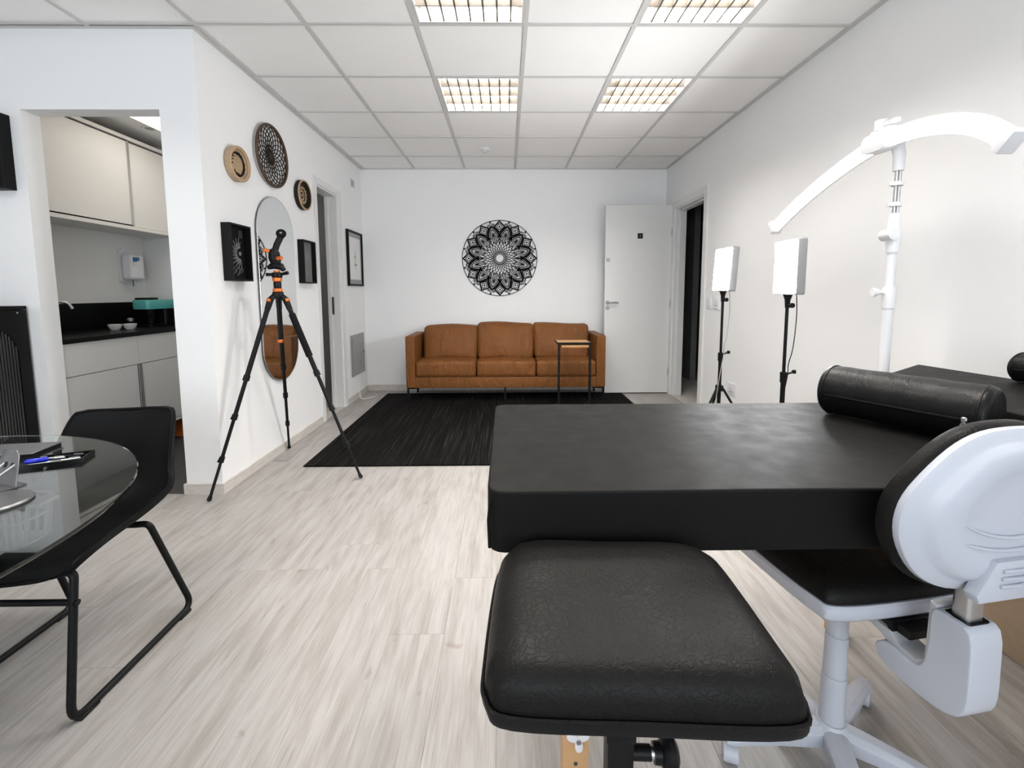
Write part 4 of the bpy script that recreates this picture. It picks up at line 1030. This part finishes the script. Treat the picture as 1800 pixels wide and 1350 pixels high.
def ring_(name, z0, z1, r, mat, par=t): return part(name, MB().lathe([(0, z0), (r * .93, z0), (r, z0 + (z1 - z0) * .2), (r, z0 + (z1 - z0) * .8), (r * .93, z1), (0, z1)], 22, (hx_, hy_, 0)), mat, par)
ring_('spider', 1.232, 1.275, .036, 'black_plastic'); ring_('collar', 1.275, 1.298, .031, 'orange'); ring_('column_sleeve', 1.298, 1.345, .025, 'black_plastic')
ring_('collar', 1.345, 1.372, .029, 'orange'); ring_('column', .95, 1.235, .0135, 'black_metal'); ring_('column_hook', .93, .952, .018, 'orange')
ring_('head_plate', 1.372, 1.405, .034, 'black_plastic')
part('plate_knob', MB().tube([(hx_ - .07, hy_, 1.392), (hx_ - .03, hy_, 1.392), (hx_ + .03, hy_, 1.394), (hx_ + .075, hy_, 1.404)], [.012, .009, .009, .013], 12), 'black_plastic', t)
ring_('head_ring', 1.405, 1.418, .02, 'orange')
part('clamp_wing', MB().tube([(hx_ - .055, hy_ - .01, 1.435), (hx_ - .02, hy_, 1.455), (hx_ + .03, hy_, 1.445), (hx_ + .05, hy_, 1.420)], [.012, .026, .024, .014], 12), 'black_plastic', t)
part('ball_head', MB().tube([(hx_, hy_, 1.452), (hx_ - .004, hy_, 1.475), (hx_ - .010, hy_, 1.505), (hx_ - .012, hy_, 1.54), (hx_ - .008, hy_, 1.56)], [.022, .034, .038, .034, .022], 16), 'black_plastic', t)
part('head_knob', MB().cyl((hx_ + .02, hy_ - .02, 1.498), (hx_ + .05, hy_ - .03, 1.5), .014, 12), 'orange', t)
part('head_knob', MB().cyl((hx_ - .03, hy_ - .02, 1.545), (hx_ - .065, hy_ - .03, 1.553), .012, 12), 'orange', t)
tp = Vector((hx_ + .032, hy_ + .02, 1.665))
part('swing_arm', MB().tube([(hx_ - .012, hy_, 1.53), (hx_ + .006, hy_ + .006, 1.59), tp - Vector((.004, 0, .02))], [.020, .020, .020], 14), 'black_metal', t)
nrm = Vector((.25, -.85, .45)).normalized(); uu = nrm.orthogonal().normalized(); ww = nrm.cross(uu)
dm = MB()
ringp = [(0.010, .010), (.030, .010), (.033, .0), (.030, -.010), (.010, -.010)]
v = []; f = []
for k in range(24):
    for r_, h_ in ringp: v.append(tp + nrm * h_ + uu * r_ * math.cos(2 * PI * k / 24) + ww * r_ * math.sin(2 * PI * k / 24))
for k in range(24):
    for i in range(5): f.append((k * 5 + i, ((k + 1) % 24) * 5 + i, ((k + 1) % 24) * 5 + (i + 1) % 5, k * 5 + (i + 1) % 5))
part('mount_disc', dm.mesh(v, f), 'black_plastic', t)
part('mount_screw', MB().cyl(tp - nrm * .008, tp + nrm * .012, .0075, 12), 'steel', t)

# ------------------------------------------------------------------ dining chair at the glass table
CXc = -1.52
t = thing('dining_chair', 'black moulded shell chair with bent tube sled legs, tucked under the glass table', 'chair', (CXc, 1.48, 0))
prof = catmull([(1.235, .432), (1.26, .452), (1.34, .462), (1.46, .454), (1.58, .450), (1.68, .462), (1.745, .500), (1.785, .560), (1.815, .640), (1.84, .715), (1.858, .768), (1.868, .792)], False, 3)
wid = catmull([(.170, 0), (.195, 0), (.222, 0), (.235, 0), (.240, 0), (.238, 0), (.222, 0), (.208, 0), (.198, 0), (.190, 0), (.178, 0), (.150, 0)], False, 3)
NS, NU = len(prof), 17
def shell_pt(s, u):
    s2 = (NS - 1) / 2 + (s - (NS - 1) / 2) * (1 - .12 * abs(u) ** 5)
    i = int(min(NS - 2, s2)); fr_ = s2 - i
    y = prof[i][0] + (prof[i + 1][0] - prof[i][0]) * fr_; z = prof[i][1] + (prof[i + 1][1] - prof[i][1]) * fr_
    w = wid[i][0] + (wid[i + 1][0] - wid[i][0]) * fr_
    q = s2 / (NS - 1); e = abs(u) ** 2.6
    ty, tz = prof[i + 1][0] - prof[i][0], prof[i + 1][1] - prof[i][1]; l = math.hypot(ty, tz); nY, nZ = -tz / l, ty / l   # towards the sitter
    lift = (.030 + .045 * math.sin(PI * min(1, max(0, (q - .1) / .8)))) * e
    X_, Y_ = w * u, y + nY * lift - 1.48
    return (CXc + X_ * math.cos(R(10)) - Y_ * math.sin(R(10)), 1.48 + X_ * math.sin(R(10)) + Y_ * math.cos(R(10)), z + nZ * lift)
TH = .022
top = [[Vector(shell_pt(s, -1 + 2 * k / (NU - 1))) for k in range(NU)] for s in range(NS)]
v = []; f = []
def vn(s, k):
    a = top[min(NS - 1, s + 1)][k] - top[max(0, s - 1)][k]; b = top[s][min(NU - 1, k + 1)] - top[s][max(0, k - 1)]
    n = b.cross(a).normalized(); return n
for s in range(NS):
    for k in range(NU): v.append(top[s][k])
for s in range(NS):
    for k in range(NU): v.append(top[s][k] - vn(s, k) * TH)
N0 = NS * NU
for s in range(NS - 1):
    for k in range(NU - 1):
        a = s * NU + k; f.append((a, a + 1, a + NU + 1, a + NU)); f.append((N0 + a, N0 + a + NU, N0 + a + NU + 1, N0 + a + 1))
for s in range(NS - 1):
    for k in (0, NU - 1): a = s * NU + k; f.append((a, a + NU, N0 + a + NU, N0 + a))
for k in range(NU - 1):
    for s in (0, NS - 1): a = s * NU + k; f.append((a, a + 1, N0 + a + 1, N0 + a))
sh = part('shell', MB().mesh(v, f), 'chair_shell', t)
bv = sh.modifiers.new('edge', 'BEVEL'); bv.width = .008; bv.segments = 3; bv.limit_method = 'ANGLE'; bv.angle_limit = R(50)
edge = [top[0][k] for k in range(NU)] + [top[s][NU - 1] for s in range(1, NS)] + [top[NS - 1][k] for k in range(NU - 2, -1, -1)] + [top[s][0] for s in range(NS - 2, 0, -1)]
part('edge_welt', MB().tube([p - Vector((0, 0, .004)) for p in edge], .0055, 6, closed=True), 'chair_shell', sh)
for s_ in (-1, 1):
    xo, xi = CXc + s_ * .236, CXc + s_ * .205
    path = fillet([(xi - s_ * .05, 1.30, .428), (xi, 1.30, .430), (xo, 1.215, .012), (xo, 1.725, .012), (xi, 1.585, .430), (xi - s_ * .05, 1.585, .426)], .055, 7)
    l = part('sled_leg', MB().tube(path, .0112, 12), 'black_metal', t)
    for y0, y1 in ((1.235, 1.30), (1.645, 1.705)):
        part('glide', MB().box(xo - .013, xo + .013, y0, y1, .0, .012).bevel(.003, 1), 'black_plastic', l)
part('crossbar', MB().cyl((CXc - .226, 1.282, .345), (CXc + .226, 1.282, .345), .0095, 12), 'black_metal', t)
part('seat_rail', MB().cyl((CXc - .16, 1.30, .428), (CXc + .16, 1.30, .428), .0095, 10).cyl((CXc - .16, 1.585, .424), (CXc + .16, 1.585, .424), .0095, 10), 'black_metal', t)

# slotted basket on the seat
t = thing('slotted_basket', 'grey slotted plastic basket seen through the glass, on the chair seat', 'basket', (-1.585, 1.39, .464))
bx0, bx1, by0, by1, zb, zt = -1.665, -1.525, 1.345, 1.455, .466, .60
bo = rrect(bx0, bx1, by0, by1, .025, 3)
part('bottom', MB().prism(bo, zb, zb + .006), 'basket_grey', t)
cxm, cym = (bx0 + bx1) / 2, (by0 + by1) / 2
fl = lambda p, k: (cxm + (p[0] - cxm) * k, cym + (p[1] - cym) * k)
part('rim', MB().tube([(*fl(p, 1.18), zt) for p in bo], .006, 8, closed=True).tube([(*fl(p, 1.12), zt - .05) for p in bo], .0035, 6, closed=True), 'basket_grey', t)
for p in dens(bo, 1) + [(bx0 + (bx1 - bx0) * k / 5, y) for k in (1, 2, 3, 4) for y in (by0, by1)]:
    part('slat', MB().tube([(*p, zb + .003), (*fl(p, 1.18), zt)], .005, 6), 'basket_grey', t)
part('grip', MB().box(bx1 + .0, bx1 + .055, cym - .035, cym + .035, zt - .004, zt + .006).bevel(.003, 1), 'basket_grey', t)

# ------------------------------------------------------------------ round glass table and what lies on it
t = thing('glass_table', 'round clear glass dining table at the picture edge', 'table', (-1.75, .834, 0))
part('glass_top', MB().lathe([(0, .740), (.799, .740), (.8015, .743), (.8015, .747), (.799, .750), (0, .750)], 160, (-1.75, .834, 0)), 'glass', t, False)
part('column', MB().lathe([(0, .02), (.05, .02), (.045, .10), (.04, .66), (.06, .72), (0, .72)], 28, (-1.75, .834, 0)), 'black_metal', t)
part('top_plate', MB().lathe([(0, .72), (.16, .72), (.16, .7395), (0, .7395)], 36, (-1.75, .834, 0)), 'black_metal', t)
part('foot_plate', MB().lathe([(0, 0), (.30, 0), (.30, .012), (.05, .022), (0, .022)], 48, (-1.75, .834, 0)), 'black_metal', t)
ZG = .7502
t = thing('notebook', 'thick dark grey closed notebook lying on the glass table', 'notebook', (-1.60, 1.42, ZG), R(8))
part('cover', MB().box(-.17, .105, -.055, .06, .019, .0225).bevel(.001, 1).box(-.17, .105, -.055, .06, .0, .0035), 'tablet_grey', t, local=True)
part('pages', MB().box(-.167, .101, -.052, .058, .0036, .0189), 'black_matte', t, local=True, smooth=False)
t = thing('pen_tray', 'flat black tray full of pens and small tools on the glass table', 'tray', (-1.425, 1.36, ZG), R(22))
part('tray', MB().box(-.105, .10, -.045, .045, 0, .004).box(-.105, .10, -.045, -.041, .004, .012).box(-.105, .10, .041, .045, .004, .012).box(.096, .10, -.041, .041, .004, .012), 'black_plastic', t, local=True, smooth=False)
def pen(name, label, x, y, z, ang, L, r, mat, cat='pen', grp='pens in the tray'):
    p = thing(name, label, cat, (x, y, z), R(ang), grp)
    part('barrel', MB().lathe([(0, -L / 2), (r * .4, -L / 2), (r, -L / 2 + L * .12), (r, L / 2 - .004), (r * .7, L / 2), (0, L / 2)], 12, (0, 0, r), 'X'), mat, p, local=True)
    part('clip', MB().box(L * .18, L * .46, -.0015, .0015, 2 * r - .0005, 2 * r + .0025), 'steel', p, local=True, smooth=False)
pen('pen', 'thick bright blue pen in the black tray', -1.440, 1.345, ZG + .0042, 30, .052, .008, 'blue')
for k, (dx, dy, a, mname, lb) in enumerate(((-.005, .012, 14, 'steel', 'silver pen in the tray beside the notebook'), (.035, .034, 12, 'black_plastic', 'black pen at the far rim of the tray'), (.052, -.004, 30, 'steel', 'silver pen at the tray end nearest the chair'), (.02, -.028, 26, 'dark_steel', 'dark metal pen at the near rim of the tray'))):
    pen('pen', lb, -1.425 + dx, 1.36 + dy, ZG + .0042, a, .085, .004, mname)
t = thing('device_stand', 'grey metal device stand with slots, folded up on the glass table', 'stand', (-1.355, 1.20, ZG), R(-18))
sp = MB().prism([(-.07, 0), (.035, 0), (.022, .035), (.005, .075), (-.01, .088), (-.07, .088)], -.002, .002, lambda a, b, c: (a, -.01 + c + b * .35, b)).bevel(.001, 1)
pn = part('plate', sp, 'tablet_grey', t, local=True)
for q in (-.035, -.008): part('slot', MB().prism(rrect(q - .007, q + .007, .044, .058, .005), -.0024, .0024, lambda a, b, c: (a, -.01 + c + b * .35, b)), 'black_plastic', pn, local=True)
part('base_plate', MB().box(-.07, .035, -.075, .012, 0, .003), 'tablet_grey', t, local=True, smooth=False)
part('strut', MB().tube([(-.01, -.07, .003), (.0, .012, .055)], .003, 8).tube([(-.05, -.07, .003), (-.045, .012, .055)], .003, 8), 'steel', t, local=True)
t = thing('round_charger', 'flat round grey disc with a black block on it, at the table edge', 'charger', (-1.275, 1.085, ZG))
part('disc', MB().lathe([(0, 0), (.068, 0), (.07, .004), (.066, .008), (0, .009)], 44), 'tablet_grey', t, local=True)
part('block', MB().prism(rrect(-.075, -.012, -.018, .02, .008), .009, .024).bevel(.003, 2), 'black_plastic', t, local=True)

# ------------------------------------------------------------------ black cabinet with arched ribbed glass, picture beside the kitchen door
t = thing('display_cabinet', 'black cabinet with arched ribbed glass doors beside the kitchen doorway', 'cabinet', (-3.1, 2.25, 0))
fx = -2.905; cy0, cy1 = 1.72, 2.748
body = MB().box(XW, fx - .02, cy0, cy0 + .02, 0, 1.19).box(XW, fx - .02, cy1 - .02, cy1, 0, 1.19).box(XW, fx, cy0, cy1, 1.175, 1.197).box(XW, fx - .02, cy0 + .02, cy1 - .02, .05, .07).box(XW, XW + .01, cy0 + .02, cy1 - .02, .07, 1.175).box(XW, fx - .02, cy0 + .02, cy1 - .02, 0, .05)
part('body', body, 'black_wood', t, False)
part('shelf', MB().box(XW + .01, fx - .03, cy0 + .02, cy1 - .02, .838, .852), 'oak', t, False)
part('shelf', MB().box(XW + .01, fx - .03, cy0 + .02, cy1 - .02, .46, .474), 'oak', t, False)
def arch_door(y0, y1):
    z0, z1 = .03, 1.172; m = .062; n = 14
    iy0, iy1 = y0 + m, y1 - m; rad = (iy1 - iy0) / 2; cz = z1 - .075 - rad; cyy = (iy0 + iy1) / 2
    inner = [(iy1, z0 + m), (iy1, cz)] + [(cyy + rad * math.cos(PI * k / n), cz + rad * math.sin(PI * k / n)) for k in range(1, n)] + [(iy0, cz), (iy0, z0 + m)]
    outer = [(y1, z0), (y1, cz)] + [(cyy + (y1 - y0) / 2 * (1 if math.cos(PI * k / n) > .5 else (-1 if math.cos(PI * k / n) < -.5 else math.cos(PI * k / n) * 2)), min(z1, cz + (z1 - cz) * (1 if .2 < k / n < .8 else math.sin(PI * k / n) * 1.7))) for k in range(1, n)] + [(y0, cz), (y0, z0)]
    v = []; f = []; N = len(inner)
    for x in (fx - .02, fx):
        v += [(x, a, b) for a, b in outer] + [(x, a, b) for a, b in inner]
    for i in range(N):
        j = (i + 1) % N
        f += [(i, j, N + j, N + i), (2 * N + i, 2 * N + j, 3 * N + j, 3 * N + i), (i, j, 2 * N + j, 2 * N + i), (N + i, N + j, 3 * N + j, 3 * N + i)]
    d_ = part('door', MB().mesh(v, f), 'black_wood', t, False)
    w = iy1 - iy0; nr = int(w / .016)
    for k in range(nr):
        a = iy0 + w * (k + .5) / nr; top_ = cz + math.sqrt(max(0, rad ** 2 - (a - cyy) ** 2))
        part('glass_rib', MB().cyl((fx - .012, a, z0 + m), (fx - .012, a, top_), w / nr / 2 * 1.02, 8), 'ribbed_glass', d_)
    part('door_knob', MB().lathe([(0, .0), (.005, 0), (.005, .012), (.010, .016), (.010, .024), (0, .026)], 14, (fx, y0 + .03, .62), 'X'), 'black_metal', d_)
arch_door(cy0 + .002, (cy0 + cy1) / 2 - .002); arch_door((cy0 + cy1) / 2 + .002, cy1 - .002)
part('corner_stud', MB().cyl((fx, cy1 - .055, 1.157), (fx + .003, cy1 - .055, 1.157), .005, 10), 'steel', t)
t = thing('shadow_box_frame', 'deep black shadow box at the picture edge, above the black cabinet', 'picture frame', (-3.06, YC, 2.1), 0, 'black shadow box frames')
x0, x1, z0, z1 = -3.22, -2.90, 1.879, 2.305; w = .014
for a in ((x0, x1, z1 - w, z1), (x0, x1, z0, z0 + w), (x0, x0 + w, z0 + w, z1 - w), (x1 - w, x1, z0 + w, z1 - w)):
    part('frame_side', MB().box(a[0], a[1], YC - .06, YC, a[2], a[3]), 'black_wood', t, False)
part('art_board', MB().box(x0 + w, x1 - w, YC - .016, YC - .001, z0 + w, z1 - w), 'black_matte', t, False)

# ------------------------------------------------------------------ kitchen
KF = -2.845
t = thing('base_cabinet', 'grey-white laminate kitchen base cabinet with sliding doors', 'kitchen cabinet', (-3.0, 3.5, 0))
part('body', MB().box(KX, KF - .02, YC + .12, KY1, .186, .943), 'cabinet', t, False)
part('fascia', MB().box(KF - .02, KF, YC + .12, 3.466, .728, .943), 'cabinet', t, False)
part('fascia', MB().box(KF - .02, KF, 3.469, KY1, .728, .943), 'cabinet', t, False)
part('door', MB().box(KF - .020, KF - .004, YC + .12, 3.452, .206, .722), 'cabinet', t, False)
d_ = part('door', MB().box(KF - .018, KF, 3.492, KY1, .206, .722), 'cabinet', t, False)
for y in (3.455, 3.469, 3.483): part('door_profile', MB().box(KF - .016, KF + .003, y, y + .008, .206, .722), 'steel', t, False)
part('bottom_rail', MB().box(KF - .02, KF + .002, YC + .12, KY1, .180, .202), 'cabinet', t, False)
t = thing('worktop', 'black granite worktop with upstand in the kitchen', 'worktop', (-3.0, 3.5, .943))
part('slab', MB().box(KX, KF + .012, YC + .114, KY1, .944, .976), 'granite', t, False)
part('upstand', MB().box(KX, KX + .02, YC + .114, KY1, .976, 1.191), 'granite', t, False)
part('upstand', MB().box(KX + .02, XL - .13, KY1 - .02, KY1, .976, 1.191), 'granite', t, False)
t = thing('wall_cabinet', 'cream laminate kitchen wall cabinet with two sliding doors', 'kitchen cabinet', (-3.1, 3.5, 1.78))
KU = -3.04
part('body', MB().box(KX, KU - .03, YC + .12, KY1, 1.812, 2.495), 'cabinet', t, False)
part('top_board', MB().box(KX, KU + .004, YC + .12, KY1, 2.495, 2.523), 'cabinet', t, False)
part('bottom_board', MB().box(KX, KU + .004, YC + .12, KY1, 1.784, 1.812), 'cabinet', t, False)
part('gap_shade_sheet', MB().box(KU - .031, KU - .028, YC + .12, KY1, 1.812, 2.495), 'black_matte', t, False)  # black sheet paints in the shade of the gaps round the doors
part('door', MB().box(KU - .020, KU - .002, YC + .12, 3.750, 1.824, 2.481), 'cabinet', t, False)
part('door', MB().box(KU - .027, KU - .010, 3.782, KY1, 1.816, 2.481), 'cabinet', t, False)
part('door_profile', MB().box(KU - .022, KU + .003, 3.750, 3.766, 1.818, 2.487).box(KU - .026, KU - .006, 3.768, 3.782, 1.818, 2.487), 'steel', t, False)
t = thing('faucet', 'curved chrome kitchen faucet at the doorway edge', 'faucet', (-3.25, 3.13, .976))
part('spout', MB().tube(fillet([(-3.25, 3.13, .978), (-3.25, 3.13, 1.215), (-3.21, 3.16, 1.225), (-3.13, 3.24, 1.205), (-3.115, 3.255, 1.16)], .05), .011, 12), 'steel', t)
part('base', MB().lathe([(0, .9765), (.024, .9765), (.022, 1.0), (0, 1.002)], 20, (-3.25, 3.13, 0)), 'steel', t)
for (x, y, lb) in ((-3.13, 3.61, 'small white bowl on the worktop, nearer the faucet'), (-3.07, 3.68, 'small white bowl on the worktop, nearer the coffee machine')):
    b = thing('bowl', lb, 'bowl', (x, y, .9765), 0, 'white bowls on the worktop')
    part('vessel', MB().lathe([(0, .004), (.02, .004), (.021, .0), (.026, .0), (.040, .018), (.046, .042), (.047, .046), (.044, .046), (.037, .02), (.02, .008), (0, .008)], 28), 'ceramic', b, local=True)
t = thing('moka_pot', 'tiny black and chrome jar behind the bowls', 'jar', (-3.21, 3.855, .9765))
part('jar', MB().lathe([(0, 0), (.022, 0), (.022, .055), (0, .055)], 20), 'black_plastic', t, local=True)
part('lid', MB().lathe([(0, .055), (.024, .055), (.026, .075), (.012, .085), (0, .086)], 20), 'steel', t, local=True)
t = thing('coffee_machine', 'turquoise and black capsule coffee machine on the worktop', 'coffee machine', (-3.15, 4.095, .976))
part('head', MB().prism(rrect(-3.22, -3.07, 3.885, 4.235, .03), 1.130, 1.212).bevel(.006, 2), 'turquoise', t)
part('lever', MB().prism(rrect(-3.21, -3.09, 3.905, 4.035, .02), 1.213, 1.230), 'black_plastic', t)
part('spout', MB().lathe([(0, 1.06), (.026, 1.06), (.035, 1.075), (.038, 1.13), (0, 1.13)], 20, (-3.12, 3.960, 0)), 'black_plastic', t)
part('drip_column', MB().lathe([(0, .990), (.022, .990), (.030, 1.06), (0, 1.06)], 20, (-3.12, 3.960, 0)), 'black_plastic', t)
part('tank', MB().prism(rrect(-3.22, -3.08, 4.085, 4.225, .02), .978, 1.129), 'black_plastic', t)
part('base', MB().prism(rrect(-3.22, -3.07, 3.905, 4.235, .02), .9765, .992), 'black_plastic', t)
t = thing('soap_dispenser', 'white wall dispenser with a blue label above the worktop', 'dispenser', (KX, 4.075, 1.36))
part('back_plate', MB().prism(rrect(3.990, 4.160, 1.365, 1.645, .025), 0, .012, lambda a, b, c: (KX + c, a, b)).prism([(4.005 + .012 * k, 1.645 + .022 * math.sin(PI * k / 12)) for k in range(13)], 0, .010, lambda a, b, c: (KX + c, a, b)), 'white_plastic', t)
part('body', MB().cushion((KX + .06, 4.077, 1.50), (.05, .072, .115), .03, (.012, 0, 0), 4), 'white_plastic', t)
lb_ = part('label', MB().prism(rrect(4.020, 4.080, 1.545, 1.585, .004), .108, .1185, lambda a, b, c: (KX + c, a, b)), 'blue_label', t)
part('label_text_field', MB().prism(rrect(4.020, 4.080, 1.508, 1.544, .004), .112, .1195, lambda a, b, c: (KX + c, a, b)), 'paper', t)
part('nozzle', MB().cyl((KX + .05, 4.077, 1.385), (KX + .05, 4.077, 1.33), .005, 8), 'dark_steel', t)
t = thing('wall_outlet', 'white kitchen socket with a plug, right of the dispenser', 'outlet', (KX, 4.205, 1.42))
part('cover', MB().box(KX, KX + .010, 4.170, 4.235, 1.375, 1.445).bevel(.002, 1), 'white_plastic', t)
part('plug', MB().cyl((KX + .01, 4.205, 1.41), (KX + .045, 4.210, 1.41), .016, 14).cyl((KX + .045, 4.210, 1.41), (KX + .06, 4.220, 1.412), .007, 8), 'white_plastic', t)
t = thing('dustpan', 'orange plastic dustpan on the floor under the kitchen cabinet', 'dustpan', (-2.95, 4.02, 0))
part('pan', MB().prism([(-.12, .0), (.12, .0), (.14, .02), (.10, .12), (-.05, .15)], -.07, .07, lambda a, b, c: (-2.93 + c, 4.02 + a, .002 + b)).bevel(.012, 2), 'orange', t)
t = thing('kitchen_ceiling_lamp', 'flat glowing lamp on the kitchen ceiling', 'ceiling light', (-2.45, 3.66, 2.6))
part('frame', MB().box(-2.80, -2.10, 3.40, 3.92, 2.578, 2.60), 'white_plastic', t, False)
part('diffuser', MB().box(-2.785, -2.115, 3.415, 3.905, 2.572, 2.578), 'kitchen_light', t, False)
t = thing('ceiling_spot', 'round recessed spot beside the kitchen lamp', 'ceiling light', (-2.88, 3.80, 2.6))
part('ring', MB().lathe([(.034, 2.594), (.05, 2.594), (.052, 2.60), (.034, 2.60)], 28, (-2.88, 3.80, 0)), 'white_plastic', t)
part('cup', MB().lathe([(0, 2.597), (.034, 2.597)], 24, (-2.88, 3.80, 0)), 'panel_steel', t)

bl = thing('bathroom_fill_lamp', 'unseen round fill lamp added inside the narrow doorway', 'ceiling light', (-2.4, 4.95, 2.5))  # unseen lamp added to brighten the bathroom behind the doorway
part('body', MB().lathe([(0, 0), (.12, 0), (.12, -.03), (.10, -.045), (0, -.05)], 32), 'kitchen_light', bl, local=True)
